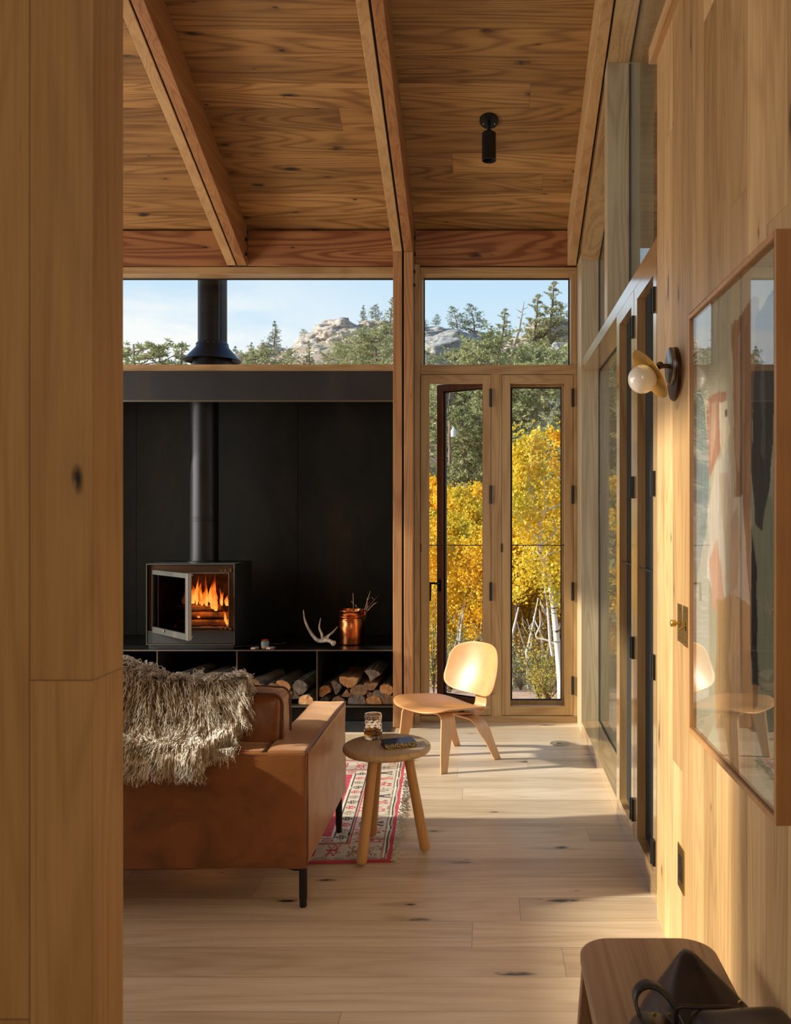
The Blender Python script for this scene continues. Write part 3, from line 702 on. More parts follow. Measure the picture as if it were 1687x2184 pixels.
# firebox contents
def flame_mat():
    m = D.materials.new('flame'); m.use_nodes = True; t = m.node_tree; t.nodes.clear()
    o = N(t, 'ShaderNodeOutputMaterial'); em = N(t, 'ShaderNodeEmission'); tr = N(t, 'ShaderNodeBsdfTransparent'); mx_ = N(t, 'ShaderNodeMixShader')
    a = N(t, 'ShaderNodeAttribute'); a.attribute_name = 'col'; nz_ = N(t, 'ShaderNodeTexNoise'); nz_.inputs['Scale'].default_value = 30; nz_.inputs['Detail'].default_value = 3
    tcx = N(t, 'ShaderNodeTexCoord'); mpp = N(t, 'ShaderNodeMapping'); mpp.inputs['Scale'].default_value = (1, 1, .3)
    t.links.new(tcx.outputs['Object'], mpp.inputs[0]); t.links.new(mpp.outputs[0], nz_.inputs[0])
    s = N(t, 'ShaderNodeSeparateColor'); t.links.new(a.outputs['Color'], s.inputs[0])
    mu = N(t, 'ShaderNodeMath', operation='MULTIPLY_ADD'); mu.inputs[1].default_value = 2.6; mu.inputs[2].default_value = -1.25; t.links.new(nz_.outputs[0], mu.inputs[0])
    ad = N(t, 'ShaderNodeMath', operation='ADD'); ad.use_clamp = True; t.links.new(mu.outputs[0], ad.inputs[0]); t.links.new(s.outputs[0], ad.inputs[1])
    m3 = N(t, 'ShaderNodeMath', operation='MULTIPLY'); t.links.new(ad.outputs[0], m3.inputs[0]); t.links.new(s.outputs[1], m3.inputs[1])
    r = N(t, 'ShaderNodeValToRGB'); ee = r.color_ramp.elements; ee[0].position = .05; ee[0].color = (.60, .035, .002, 1); ee[1].position = .98; ee[1].color = (1, .40, .07, 1)
    q = ee.new(.5); q.color = (1, .16, .008, 1)
    t.links.new(m3.outputs[0], r.inputs[0]); t.links.new(r.outputs[0], em.inputs[0]); em.inputs[1].default_value = 1.35
    t.links.new(m3.outputs[0], mx_.inputs[0]); t.links.new(tr.outputs[0], mx_.inputs[1]); t.links.new(em.outputs[0], mx_.inputs[2]); t.links.new(mx_.outputs[0], o.inputs[0]); return m
M['flame'] = flame_mat()
def flame(name, x, y, z, h, w, lean=0, seed=0):
    rr = random.Random(seed); nu, nv = 14, 22; V = []; C = []; F = []
    ph = rr.random()*6
    for j in range(nv):
        t = j/(nv-1); r = w*(math.sin(math.pi*min(1, (t*.9+.12)))**.8)*(1-t)**.55+.0004
        cx = x+lean*t*h+math.sin(t*7+ph)*w*.35*t; cy = y+math.cos(t*6+ph)*w*.3*t
        for i in range(nu):
            a = 2*math.pi*i/nu; k = 1+.25*math.sin(3*a+t*9+ph)
            V.append((cx+r*k*math.cos(a), cy+r*k*.7*math.sin(a), z+h*t))
            C.append((1-t*.85, .95*(1-t**3*.9), 0, 1))
    for j in range(nv-1):
        for i in range(nu): F.append((j*nu+i, j*nu+(i+1) % nu, (j+1)*nu+(i+1) % nu, (j+1)*nu+i))
    return V, F, C
FV, FF_, FC = [], [], []
for (x, y, z, h, w, ln, sd_) in ((-2.02,6.10,.80,.17,.020,.0,1),(-2.0,6.13,.80,.10,.030,.1,2),(-1.975,6.08,.795,.14,.016,-.05,3),(-1.945,6.12,.79,.20,.022,.02,4),(-1.925,6.08,.77,.15,.024,.12,5),(-1.90,6.07,.755,.17,.018,-.15,6),
        (-1.955,6.15,.80,.13,.03,0,7),(-1.88,6.12,.79,.10,.014,.1,8),(-2.08,6.12,.80,.14,.026,0,9),(-2.13,6.1,.80,.12,.024,.1,10),(-1.795,6.02,.665,.075,.020,.05,11),(-1.812,6.03,.665,.12,.010,-.25,12),(-1.78,6.03,.665,.05,.014,0,13),(-2.005,6.02,.712,.018,.012,0,14),(-1.96,6.05,.79,.23,.012,-.02,15),(-1.935,6.14,.79,.24,.014,.0,16),(-1.91,6.04,.77,.19,.010,.1,17),(-2.03,6.05,.80,.21,.012,.05,18),(-1.865,6.09,.79,.13,.010,-.1,19),(-1.99,6.04,.795,.11,.012,.15,20),(-1.84,6.12,.785,.08,.016,0,21)):
    v, f, c = flame('f', x, y, z, h, w, ln, sd_); n0 = len(FV); FV += v; FC += c; FF_ += [tuple(i+n0 for i in q) for q in f]
fo = cmesh('fire', FV, FF_, FC, M['flame']); tag(fo, 'orange flames burning over the logs inside the stove', 'fire', kind='stuff')
for p in fo.data.polygons: p.use_smooth = True
pl = D.lights.new('fire_light', 'POINT'); pl.energy = 2.2; pl.color = (1, .32, .06); pl.shadow_soft_size = .06
po = D.objects.new('fire_light', pl); COL.objects.link(po); po.location = (-1.95, 6.03, .86)

def log_mesh(kind, r, L, rr):
    n = 22
    if kind == 'round': pts = [(math.cos(2*math.pi*i/n), math.sin(2*math.pi*i/n)) for i in range(n)]; bark = [1]*n
    elif kind == 'half':
        m_ = 14; pts = [(math.cos(math.pi*i/m_), math.sin(math.pi*i/m_)*1.05-.35) for i in range(m_+1)]+[(-.5,-.40),(0,-.33),(.5,-.38)]; bark = [1]*m_+[0]*4
    elif kind == 'wedge':
        m_ = 9; a0 = math.radians(50); pts = [(math.cos(a0+(math.radians(85))*i/m_)*1.55, math.sin(a0+math.radians(85)*i/m_)*1.55-.85) for i in range(m_+1)]+[(-.45,-.25),(-.02,-.95),(.45,-.25)]; bark = [1]*m_+[0]*4
    else:
        m_ = 7; pts = [(math.cos(math.radians(25+130*i/m_))*1.1, math.sin(math.radians(25+130*i/m_))*.75) for i in range(m_+1)]+[(-1.05,-.35),(-.75,-.75),(.0,-.7),(.8,-.75),(1.1,-.3)]; bark = [1]*m_+[0]*6
    n = len(pts); rings = 7; V = []; F = []; mi = []
    jit = [1+rr.uniform(-.07, .07) for _ in range(n)]
    for j in range(rings):
        y = L*j/(rings-1)
        for i, (a, b) in enumerate(pts):
            k = r*jit[i]*(1+.03*math.sin(j*1.7+i)); V.append((a*k, y+rr.uniform(-.003, .003), b*k))
    for j in range(rings-1):
        for i in range(n):
            F.append((j*n+i, j*n+(i+1) % n, (j+1)*n+(i+1) % n, (j+1)*n+i)); mi.append(0 if bark[i] else 1)
    for j, rev in ((0, True), (rings-1, False)):
        c = len(V); V.append((0, L*j/(rings-1)+(-.002 if rev else .002), -.05*r))
        for i in range(n):
            q = (j*n+i, j*n+(i+1) % n, c); F.append(q[::-1] if rev else q); mi.append(2)
    mb = MB(); mb.v = V; mb.f = F; mb.m = mi; return mb
def put_log(px, py, rp, kind, end, bark, label, rot=0, yf=None, L=.40, splay=0, group=None, loc=None, rz=None, name='firewood_log'):
    rr = random.Random(int(px*7+py*13)); s = 319.0
    yf = 5.955+rr.uniform(0, .03) if yf is None else yf
    s = 1850/yf
    X, Z = (px-1040)/s, CAMZ-(py-1097)/s
    if loc: X, yf, Z = loc
    mb = log_mesh(kind, rp/s*1.03, L, rr)
    Mx = Matrix.Translation((X, yf, Z)) @ Matrix.Rotation(splay if rz is None else rz, 4, 'Z') @ Matrix.Rotation(math.radians(rot), 4, 'Y')
    o = obj(name, mb, [M[bark], M['split'], M[end]], local=True)
    o.matrix_world = Mx; o.location = Mx.to_translation(); o.rotation_euler = Mx.to_euler()
    tag(o, label, 'log', group); return o
c4 = 'firewood in the rightmost cubby'; c3 = 'firewood in the cubby behind the sofa arm'; c2 = 'firewood in the cubby under the stove'; c1 = 'firewood in the leftmost cubby'
LOGS4 = [(691,1497,11,'half','endg','barkg','small grey-barked log at the bottom left of the rightmost cubby',20),
 (720,1496,15,'half','endb','bark','wide half log second from left in the bottom row of the rightmost cubby',0),
 (760,1494,17,'tri','endg','barkg','large grey split log in the middle of the bottom row, rightmost cubby',0),
 (796,1496,15,'tri','endo','bark','bright orange triangular split log, bottom row of the rightmost cubby',0),
 (825,1494,14,'round','endb','bark','brown round log at the bottom right corner of the rightmost cubby',0),
 (690,1474,13,'tri','endo','bark','orange split log on the left side of the rightmost cubby, second row',-35),
 (715,1466,14,'half','endg','barkg','dark grey half log leaning upright near the left of the rightmost cubby',70),
 (738,1480,10,'wedge','endb','bark','small brown wedge log in the second row of the rightmost cubby',180),
 (764,1473,16,'tri','endb','bark','brown split log in the centre of the second row, rightmost cubby',-10),
 (787,1482,9,'wedge','endb','bark','thin wedge of wood jammed in the middle of the rightmost cubby',30),
 (806,1480,11,'tri','endg','bark','dark weathered split log above the orange triangular one',15),
 (824,1470,13,'tri','endo','bark','reddish orange split log against the right side of the rightmost cubby',10),
 (743,1452,20,'half','endo','barkg','wide orange half log with pale bark on top of the rightmost stack',185),
 (790,1463,14,'half','endb','bark','half log with a rounded underside supporting the tallest log',180),
 (794,1440,16,'wedge','endg','bark','tall upright wedge log, highest in the rightmost cubby',15)]
for q in LOGS4: put_log(*q[:6], q[6], rot=q[7], group=c4, splay=-.04)
LOGS3 = [(652,1494,15,'tri','endo','barkg','orange split log at the bottom right of the cubby behind the sofa arm',0),
 (609,1490,17,'half','endb','barkg','pale half log with curved bark low in the cubby behind the sofa arm',-60),
 (575,1494,14,'round','endb','bark','round log hidden low behind the leather cushion corner',0),
 (543,1492,15,'round','endg','bark','low round log at the left of the cubby behind the sofa arm',0),
 (518,1496,12,'round','endb','bark','lowest log in the left corner of the cubby behind the sofa arm',0),
 (628,1484,10,'wedge','endg','barkg','small dark grey wedge in the cubby behind the sofa arm',180),
 (639,1466,15,'round','endg','barkg','round grey log with pale bark ring in the cubby behind the sofa arm',0),
 (581,1470,13,'round','endb','bark','brown log in the middle of the cubby behind the sofa arm',0),
 (603,1463,15,'tri','endo','bark','big orange split log on top in the cubby behind the sofa arm',25),
 (540,1465,16,'round','endb','barkg','thick grey-barked log on the left of the cubby behind the sofa arm',0)]
for q in LOGS3: put_log(*q[:6], q[6], rot=q[7], group=c3, splay=-.22 if q[0] in (540,) else -.08)
LOGS2 = [(386,1444,15,'half','endg','barkg','grey-ended half log with bark, top left under the stove'),
 (430,1452,14,'tri','endo','bark','orange-brown split log in the middle under the stove'),
 (463,1447,15,'tri','endo','bark','orange angular split log on the right under the stove')]
for i, q in enumerate(LOGS2): put_log(*q, rot=0, group=c2, splay=-.2)
for i, (px, py) in enumerate([(352,1494),(380,1494),(408,1494),(436,1494),(464,1494),(491,1494),(365,1470),(395,1472),(424,1476),(450,1472),(480,1470)]):
    if i in (2, 8): continue
    put_log(px, py, 12.5, 'round', ('endb','endg')[i % 2], 'bark', 'log in the lower rows of the cubby under the stove, mostly behind the fleece', group='lower logs under the stove')
put_log(296,1436,14,'round','endb','bark','brown log on top in the leftmost cubby, just above the fleece', group=c1, splay=-.2)
for i, (px, py) in enumerate([(277,1494),(304,1494),(285,1468),(312,1464)]):
    put_log(px, py, 13, 'round', 'endb', 'bark', 'log in the lower rows of the leftmost cubby, behind the fleece', group='lower logs in the leftmost cubby')
# burning logs
M['char'] = noisy('charred_wood', (.03,.02,.015), (.38,.17,.06), 9, .9, (1,1,1), 4)
for (x, y, z, r, rz, lab) in ((-2.16,6.04,.672,.030,-1.50,'front burning log at the bottom of the fire'),(-2.14,6.10,.725,.028,-1.62,'middle burning log with a cut end at the right'),(-2.20,6.09,.775,.026,-1.5,'top burning log under the tallest flames'),(-2.16,6.16,.68,.03,-1.6,'rear burning log at the back of the firebox')):
    mb = log_mesh('tri', r, .33, random.Random(int(z*1000)))
    o = obj('burning_log', mb, [M['char'], M['char'], M['split']], local=True); o.location = (x, y, z); o.rotation_euler = (0, 0, rz)
    tag(o, lab, 'log', 'burning logs in the stove')
# glowing embers
em = base('embers', (.1,.02,.01), .9); em.node_tree.nodes['Principled BSDF'].inputs['Emission Color'].default_value = (1,.12,.01,1); em.node_tree.nodes['Principled BSDF'].inputs['Emission Strength'].default_value = 1.6
eb = MB(); rr = random.Random(3)
for k in range(26):
    x, y = rr.uniform(-2.22, -1.80), rr.uniform(6.0, 6.2); s = rr.uniform(.006, .014)
    eb.lathe([(s*.8, 0), (s, s*.6), (s*.5, s*1.1), (0, s*1.2)], (x, y, .633), 6)
tag(obj('ember_bed', eb, em), 'bed of glowing embers under the burning logs', 'embers', kind='stuff')
# ================================================================== FURNITURE
def puffbox(x0, x1, y0, y1, z0, z1, r=.02, puff=(.0,.0,.0), n=(14,14,14), wob=0, seed=0, sag=None):
    c = Vector(((x0+x1)/2, (y0+y1)/2, (z0+z1)/2)); h = Vector(((x1-x0)/2, (y1-y0)/2, (z1-z0)/2))
    idx = {}; V = []; F = []
    def P(i, j, k):
        key = (i, j, k)
        if key in idx: return idx[key]
        u = [2*i/n[0]-1, 2*j/n[1]-1, 2*k/n[2]-1]
        u = [math.copysign(1-(1-abs(a))**1.5, a) if abs(a) > .0 else a for a in u]
        p = Vector((u[0]*h.x, u[1]*h.y, u[2]*h.z))
        inner = Vector([max(-(h[q]-r), min(h[q]-r, p[q])) for q in range(3)])
        d = p-inner
        if d.length > 1e-9: p = inner+d.normalized()*r
        e_ = [1-a*a for a in u]
        out = Vector((0, 0, 0))
        if i in (0, n[0]): out.x += math.copysign(puff[0]*e_[1]*e_[2], u[0])
        if j in (0, n[1]): out.y += math.copysign(puff[1]*e_[0]*e_[2], u[1])
        if k in (0, n[2]): out.z += math.copysign(puff[2]*e_[0]*e_[1], u[2])
        p = p+out+c
        if wob:
            w = noise.noise_vector(p*9+Vector((seed, 0, 0)))*wob; p = p+Vector(w)
        if sag: p = sag(p)
        idx[key] = len(V); V.append(tuple(p)); return idx[key]
    for a, b, f_ in ((0, 1, 2), (1, 2, 0), (0, 2, 1)):
        for side in (0, n[f_]):
            for i in range(n[a]):
                for j in range(n[b]):
                    q = []
                    for di, dj in ((0,0),(1,0),(1,1),(0,1)):
                        t = [0,0,0]; t[a] = i+di; t[b] = j+dj; t[f_] = side; q.append(P(*t))
                    F.append(tuple(q))
    mb = MB(); mb.v = V; mb.f = F; mb.m = [0]*len(F); return mb
SXR, SXL, SYN, SYF, SZB, SZT = -.641, -2.85, 3.08, 3.93, .172, .586
sofa = thing('leather_sofa', 'tan leather sofa seen from behind, standing on thin black legs', 'sofa', (-1.75, 3.5, 0))
obj('rear_panel', puffbox(SXL+.001, SXR-.0005, SYN-.004, SYN+.006, SZB, SZT-.002, .0045, (0,.004,0), (50,2,14), .003, 4), M['leather'], sofa, smooth=True)
for nm, a, b in (('arm', -.797, SXR), ('arm', SXL, SXL+.156)):
    obj(nm, puffbox(a, b, SYN+.004, SYF, SZB, SZT, .014, (.004,.004,.006), (10,26,14), .0035, 2), M['leather'], sofa, smooth=True)
obj('back_shell', puffbox(SXL+.158, -.799, SYN+.008, 3.225, SZB, SZT, .012, (.0,.008,.003), (44,6,14), .004, 4), M['leather'], sofa, smooth=True)
obj('seat_frame', MB().box(SXL+.158, -.80, 3.227, SYF-.02, SZB+.01, .30), M['leather'], sofa)
obj('seat_cushion', puffbox(SXL+.16, -.803, 3.228, SYF+.0, .302, .445, .03, (.0,.006,.012), (30,14,6), .003, 5), M['leather'], sofa, smooth=True)
def seam(pts, r=.0028): return MB().tube(pts, r, 6)
sm = seam([(SXR+.0015, SYN-.001, SZB+.012), (SXR+.0025, SYN-.0015, .36), (SXR+.0005, SYN+.002, SZT-.006), (SXR+.002, 3.4, SZT+.000), (SXR+.001, SYF-.01, SZT-.003)])
sm.tube([(-.798, SYN-.0, SZT+.0), (-.798, 3.15, SZT+.003), (-.798, 3.22, SZT+.002)], .0028, 6)
sm.tube([(SXL+.16, SYN-.003, SZT-.012), (-1.5, SYN-.005, SZT-.011), (-.66, SYN-.002, SZT-.010)], .0016, 6)
obj('seam', sm, M['piping'], sofa)
def cushion(x0, x1, z0, z1, seed, tilt=0.0):
    y0, y1 = 3.232, 3.40
    def sag(p):
        t = (p.z-z0)/(z1-z0); wr = .010*math.sin(28*(p.x*.45+p.z*1.3)+seed)*max(0, 1-t*1.8)*(1 if p.y < 3.3 else .3)
        return Vector((p.x, p.y+tilt*(t-.5)+wr, p.z))
    c = obj('back_cushion', puffbox(x0, x1, y0, y1, z0, z1, .028, (.006,.035,.016), (26,10,18), .007, seed, sag), M['leather'], sofa, smooth=True, subsurf=1)
    pm = MB()
    for yy in (y0+.014, y1-.012):
        pts = []; r = .035; 
        for (cx, cz, a0) in ((x1-r, z0+r, -90), (x1-r, z1-r, 0), (x0+r, z1-r, 90), (x0+r, z0+r, 180)):
            for k in range(6):
                a = math.radians(a0+90*k/5); q = Vector((cx+(r+.002)*math.cos(a), yy, cz+(r+.002)*math.sin(a)))
                w = noise.noise_vector(q*9+Vector((seed, 0, 0)))*.007; pts.append(sag(q+Vector(w)))
        full = []
        for i in range(len(pts)):
            a, b = pts[i], pts[(i+1) % len(pts)]
            for k in range(4): full.append(a.lerp(b, k/4))
        full.append(pts[0])
        full = [Vector((p.x+.004*(1 if p.x > (x0+x1)/2 else -1)*(1-abs(2*(p.z-z0)/(z1-z0)-1)**2), p.y, p.z+.012*(1 if p.z > (z0+z1)/2 else -1)*(1-abs(2*(p.x-x0)/(x1-x0)-1)**2))) for p in full]
        pm.tube(full, .0042, 6)
    obj('piping', pm, M['piping'], c)
cushion(-1.70, -.775, .452, .752, 3, .02)
cushion(-2.64, -1.715, .452, .752, 8, .02)
for (x, y) in ((-.672, 3.16), (-.664, 3.872), (SXL+.05, 3.16), (SXL+.05, 3.872)):
    zt = .0; zz = .011 if y > 3.5 else 0.001
    lm = MB().lathe([(.011, zz), (.0135, zz+.004), (.0135, zz+.03), (.015, zz+.032), (.015, .162)], (x, y, 0), 20)
    s_ = -1 if x > -1 else 1
    lm.prism([(x+.016*-s_, .171), (x+.13*s_, .171), (x+.13*s_, .164), (x+.03*s_, .136), (x+.0*s_, .136)], y-.012, y+.012, 'y')
    obj('leg', lm, M['black'], sofa, smooth='auto')

# ---- sheepskin
fl = thing('sheepskin_throw', 'shaggy grey-beige long-haired sheepskin draped over the sofa back', 'throw', (-1.5, 3.2, .58))
path = [Vector(p) for p in ((0,3.46,.60),(0,3.44,.74),(0,3.38,.785),(0,3.30,.800),(0,3.235,.785),(0,3.195,.72),(0,3.172,.65),(0,3.135,.612),(0,3.095,.606),(0,3.066,.598),(0,3.058,.575))]
def pathpt(t):
    s = t*(len(path)-1); i = min(int(s), len(path)-2); f = s-i; return path[i].lerp(path[i+1], f)
def edge_x(t): return -.905-.02*math.sin(t*9)-.16*max(0, t-.35)-.05*max(0, .3-t)
def lump(x, t):
    l = .016*math.sin(x*9+2)+.010*math.sin(x*23+t*7)+.05*max(0, min(1, (-1.12-x)/.3))*(1-abs(t-.3))
    return l*(1-.4*t)
def skin(u, t):
    p = pathpt(t); x = edge_x(t)+(-2.45-edge_x(t))*u
    a = pathpt(min(1, t+.01))-pathpt(max(0, t-.01)); nrm = Vector((0, a.z, -a.y)).normalized()
    if nrm.z < -.2 or (nrm.y > .2 and t > .3): nrm = -nrm
    q = Vector((x, p.y, p.z))+nrm*max(0, lump(x, t)); return q, nrm
obj('hide', MB().grid(lambda u, t: tuple(skin(u, t)[0]), 40, 30), M['fleece_skin'], fl, smooth=True, solid=.004)
rr = random.Random(11)
def build_locks(n, parent, name, mat):
    V = []; F = []; seg = 11
    for q in range(n):
        u = rr.random()**1.35*.80; t = rr.random()
        if rr.random() < .25: t = .55+.45*rr.random()
        p, nrm = skin(u, t)
        L = rr.uniform(.06, .115); r0 = rr.uniform(.0012, .0028)
        clump = Vector(noise.noise_vector(p*22)); lean = Vector((noise.noise(p*6)*.7+rr.uniform(-.22,.22)+(.45 if u < .06 else .10), 0, 0))
        down = Vector((0, -.20, -1)) if p.z < .79 or p.y < 3.28 else Vector((0, -1.0, -.1))
        if p.y > 3.40: down = Vector((0, .5, -1))
        d0 = (nrm*1.1+down*.2+clump*.6+lean*.6).normalized(); d1 = (down+nrm*.10+clump*.45+lean*.8).normalized()
        side = d1.cross(nrm)
        side = side.normalized() if side.length > .01 else Vector((1,0,0))
        amp = rr.uniform(.003, .009); fr = rr.uniform(1.6, 4.2); ph = rr.random()*6.3
        pos = p.copy(); base_i = len(V); nr2 = nrm
        for k in range(seg):
            s = k/(seg-1); d = d0.lerp(d1, min(1, s*2.6)).normalized(); pos = pos+d*(L/(seg-1))
            w = side*math.sin(fr*6.28*s+ph)*amp*s+nr2*math.cos(fr*6.28*s+ph)*amp*.8*s
            c = pos+w
            # keep strands outside the sofa
            if c.z < .600 and c.y > 3.068: c.y = 3.068-.004*rr.random() if c.z < .585 else c.y
            if c.z < .598 and c.y > 3.066: c.z = .598
            if .598 <= c.z < .76 and c.y > 3.195 and c.y < 3.3: c.y = 3.19
            r = r0*(1-.75*s)+.0002
            t_ = d; b = t_.cross(Vector((.3, .5, .8))).normalized(); e3 = t_.cross(b)
            for a in range(3): V.append(tuple(c+(b*math.cos(a*2.094)+e3*math.sin(a*2.094))*r))
        for k in range(seg-1):
            for a in range(3):
                a2 = (a+1) % 3; i0 = base_i+k*3; F.append((i0+a, i0+a2, i0+3+a2, i0+3+a))
    mb = MB(); mb.v = V; mb.f = F; mb.m = [0]*len(F)
    o = obj(name, mb, mat, parent, smooth=True); o['kind'] = 'stuff'
build_locks(15000, fl, 'wool_locks', M['fleece'])

# ---- rug
rug = thing('woven_rug', 'cream and red woven rug with dark geometric border and pale fringe', 'rug', (-.394, 3.56, 0))
RO = Vector((-.394, 3.56, 0)); EU = Vector((-.9987, -.0506, 0)); EV = Vector((-.0506, .9987, 0)); RL = 1.485
CR = np.array((.60,.53,.43)); RD = np.array((.52,.055,.075)); DK = np.array((.05,.028,.024)); BR = np.array((.27,.19,.13)); WH = np.array((.72,.68,.60))
GL = [["#.....#","##...#.",".######","..##...","#.##..#",".######","##...#.","#.....#"],["..###..","#.....#","#######","...#...","#######","..#.#..",".#...#.","#.....#"],["#####..","#...#.#","..#####","#.#....","#####..","....#.#","..####.",".#....#"],["......#",".#####.","#..#..#",".#.#.#.","..###..",".#.#.#.","#..#..#","......."]]
MED = ["..#####..",".#.#.#.#.","#.##.##.#","##.#.#.##","#.##.##.#",".#.#.#.#.","..#####.."]
def rugcol(u, v):
    vv = min(v, RL-v); d = min(u, vv); s = v if u < vv else u+.37
    w = .0022*noise.noise(Vector((u*14, v*14, 0))); d += w
    if d < .020: return RD
    if d < .027: return CR*.9
    if d < .034: return DK
    if d < .042: return WH
    if d < .049: return BR
    if d < .190:
        pitch = .098; k = math.floor(s/pitch); f = s/pitch-k; a = (d-.062)/.115
        off = (hash((k*7+3)) % 3-1)*.05
        if .1 < f < .75 and 0 <= a+off < 1:
            g_ = GL[(k*3+int(u > vv)) % 4]; r_ = int((f-.1)/.65*8); c_ = int((a+off)*7)
            if 0 <= c_ < 7 and 0 <= r_ < 8 and g_[r_][c_] == '#': return (RD, DK, BR, RD)[(k+1) % 4]
        if noise.noise(Vector((u*46, v*46, 2))) > .38: return BR*1.15
        return CR
    if d < .198: return RD
    if d < .202: return CR
    if d < .210: return DK
    if d < .264:
        pitch = .078; k = math.floor(s/pitch); f = s/pitch-k; a = (d-.214)/.046
        if .2 < f < .8 and 0 <= a < 1:
            r_ = int((f-.2)/.6*7); c_ = int(a*9)
            if MED[r_][c_] == '#': return (DK, BR, RD)[k % 3]
        return CR*1.03
    if d < .271: return DK
    if d < .284: return WH
    return RD*(1+.25*noise.noise(Vector((u*60, v*60, 5))))
us = list(np.arange(0, .86, .0037))+list(np.arange(.88, 2.2, .04)); vsn = list(np.linspace(0, RL, 392))
V = []; C = []; F = []
for j, v in enumerate(vsn):
    for i, u in enumerate(us):
        wv = .004*math.sin(v*19+math.sin(u*6))*max(0, 1-u/.2)*.6
        p = RO+EU*(u+.004*math.sin(v*31)*max(0, 1-u/.05))+EV*(v+.003*math.sin(u*21)*(1 if j < 4 else 0)); z = .0075+.0012*noise.noise(Vector((u*25, v*25, 0)))+max(0, wv)
        V.append((p.x, p.y, z)); c = rugcol(u, v); C.append((c[0], c[1], c[2], 1))
nu = len(us)
for j in range(len(vsn)-1):
    for i in range(nu-1): F.append((j*nu+i, (j+1)*nu+i, (j+1)*nu+i+1, j*nu+i+1))
ro = cmesh('weave', V, F, C, M['attr_rug'], rug)
sk = MB(); per = [0]
def rp_(u, v, z): p = RO+EU*u+EV*v; return (p.x, p.y, z)
sk.add([rp_(0,0,.0075), rp_(2.19,0,.0075), rp_(2.19,RL,.0075), rp_(0,RL,.0075), rp_(0,0,.0012), rp_(2.19,0,.0012), rp_(2.19,RL,.0012), rp_(0,RL,.0012)], [(0,1,5,4),(1,2,6,5),(2,3,7,6),(3,0,4,7),(4,5,6,7)])
obj('rug_backing', sk, base('rug_edge_wool', (.40,.05,.06), .95), rug)
fr = MB(); rr = random.Random(5)
for k in range(430):
    v = rr.uniform(.0, RL); L = rr.uniform(.018, .055)*(.6+.5*(math.sin(v*23)+1)/2); a = rr.uniform(-.9, .9); pts = []
    for q in range(6):
        t = q/5; uu = .004-L*t*math.cos(a); v2 = v+L*t*math.sin(a)+.006*math.sin(t*9+k); p = RO+EU*uu+EV*v2
        pts.append((p.x, p.y, .008+(.009*math.sin(t*3.1)*rr.random()-.004*t)))
    fr.tube(pts, [.0013]*3+[.0011, .001, .0007], 4)
fo_ = obj('fringe', fr, noisy('fringe_wool', (.50,.45,.38), (.74,.70,.62), 60, .9), rug); fo_['kind'] = 'stuff'

# ---- three-legged side table
tb = thing('side_table', 'small round pale oak stool table with three thick legs beside the sofa arm', 'table', (-.427, 3.67, 0))
obj('table_top', MB().lathe([(.165, .425), (.178, .4275), (.185, .436), (.1855, .446), (.182, .454), (.174, .458), (0, .4585)], (-.427, 3.675, 0), 72), M['stooltop'], tb, smooth='auto')
for (x, y, z0) in ((-.514, 3.525, .0), (-.262, 3.67, .0), (-.512, 3.822, .010)):
    tx, ty = -.427+(x+.427)*.52, 3.672+(y-3.672)*.52
    d = Vector((x-tx, y-ty, z0-.43)); pts = []; rad = []
    for t, r in ((0, .0195), (.5, .021), (.90, .0225), (.955, .0225), (.98, .019), (.993, .012), (.9985, .004)):
        pts.append((tx+d.x*t, ty+d.y*t, .43+d.z*t+.003)); rad.append(r)
    obj('leg', MB().tube(pts, rad, 24), M['stoolleg'], tb, smooth='auto')
# tumbler
gx, gy, gz = -.497, 3.765, .4592
tm = thing('whisky_tumbler', 'dimpled glass tumbler with a little amber whisky, on the round table', 'glass', (gx, gy, gz))
def dim(u, v):
    prof = [(.0, .0), (.030, .0), (.0375, .004), (.0395, .012)]; 
    a = 2*math.pi*u
    if v < .12: r = .037*min(1, v/.04)**.5; h = .0+.006*max(0, (v-.04)/.08)
    else: h = .006+(v-.12)/.88*.100; r = .0385+.0015*math.sin(h*60)
    if .02 < h < .085: r -= .0016*max(0, math.sin(9*a+(math.floor(h/.013) % 2)*math.pi))*math.sin(math.pi*((h/.013) % 1))
    return (gx+r*math.cos(a), gy+r*math.sin(a), gz+h)
outer = MB().grid(dim, 72, 46, wrap_u=True)
inner = MB().grid(lambda u, v: ((gx+(.0355 if v > .1 else .355*v)*math.cos(2*math.pi*u)), gy+(.0355 if v > .1 else .355*v)*math.sin(2*math.pi*u), gz+.014+v*.092), 72, 24, wrap_u=True)
n0 = len(outer.v); outer.v += inner.v; outer.f += [tuple(i+n0 for i in f[::-1]) for f in inner.f]; outer.m = [0]*len(outer.f)
for k in range(72): outer.f.append(((45*72)+k, 45*72+(k+1) % 72, n0+23*72+(k+1) % 72, n0+23*72+k)); outer.m.append(0)
obj('glass_body', outer, M['tumbler'], tm, smooth=True)
obj('whisky', MB().lathe([(.0, .0145), (.0350, .0150), (.0352, .034), (0, .0345)], (gx, gy, gz), 48), M['whisky'], tm, smooth='auto')
# book
bk = thing('small_book', 'small navy cloth book with a gilt patterned spine on the round table', 'book', (-.375, 3.645, .4592), math.radians(19))
BL, BW, BT = .135, .088, .021
obj('cover', MB().box(-BL/2, BL/2, -BW/2, BW/2, BT-.0025, BT).box(-BL/2, BL/2, -BW/2, BW/2, 0, .0025), M['book'], bk, local=True, bevel=.0006)
obj('pages', MB().box(-BL/2+.003, BL/2-.003, -BW/2+.002, BW/2-.003, .0026, BT-.0026), M['page'], bk, local=True)
obj('spine', MB().box(-BL/2+.0005, BL/2-.0005, -BW/2-.0025, -BW/2-.0001, .0005, BT-.0005), M['spine'], bk, local=True, bevel=.001)

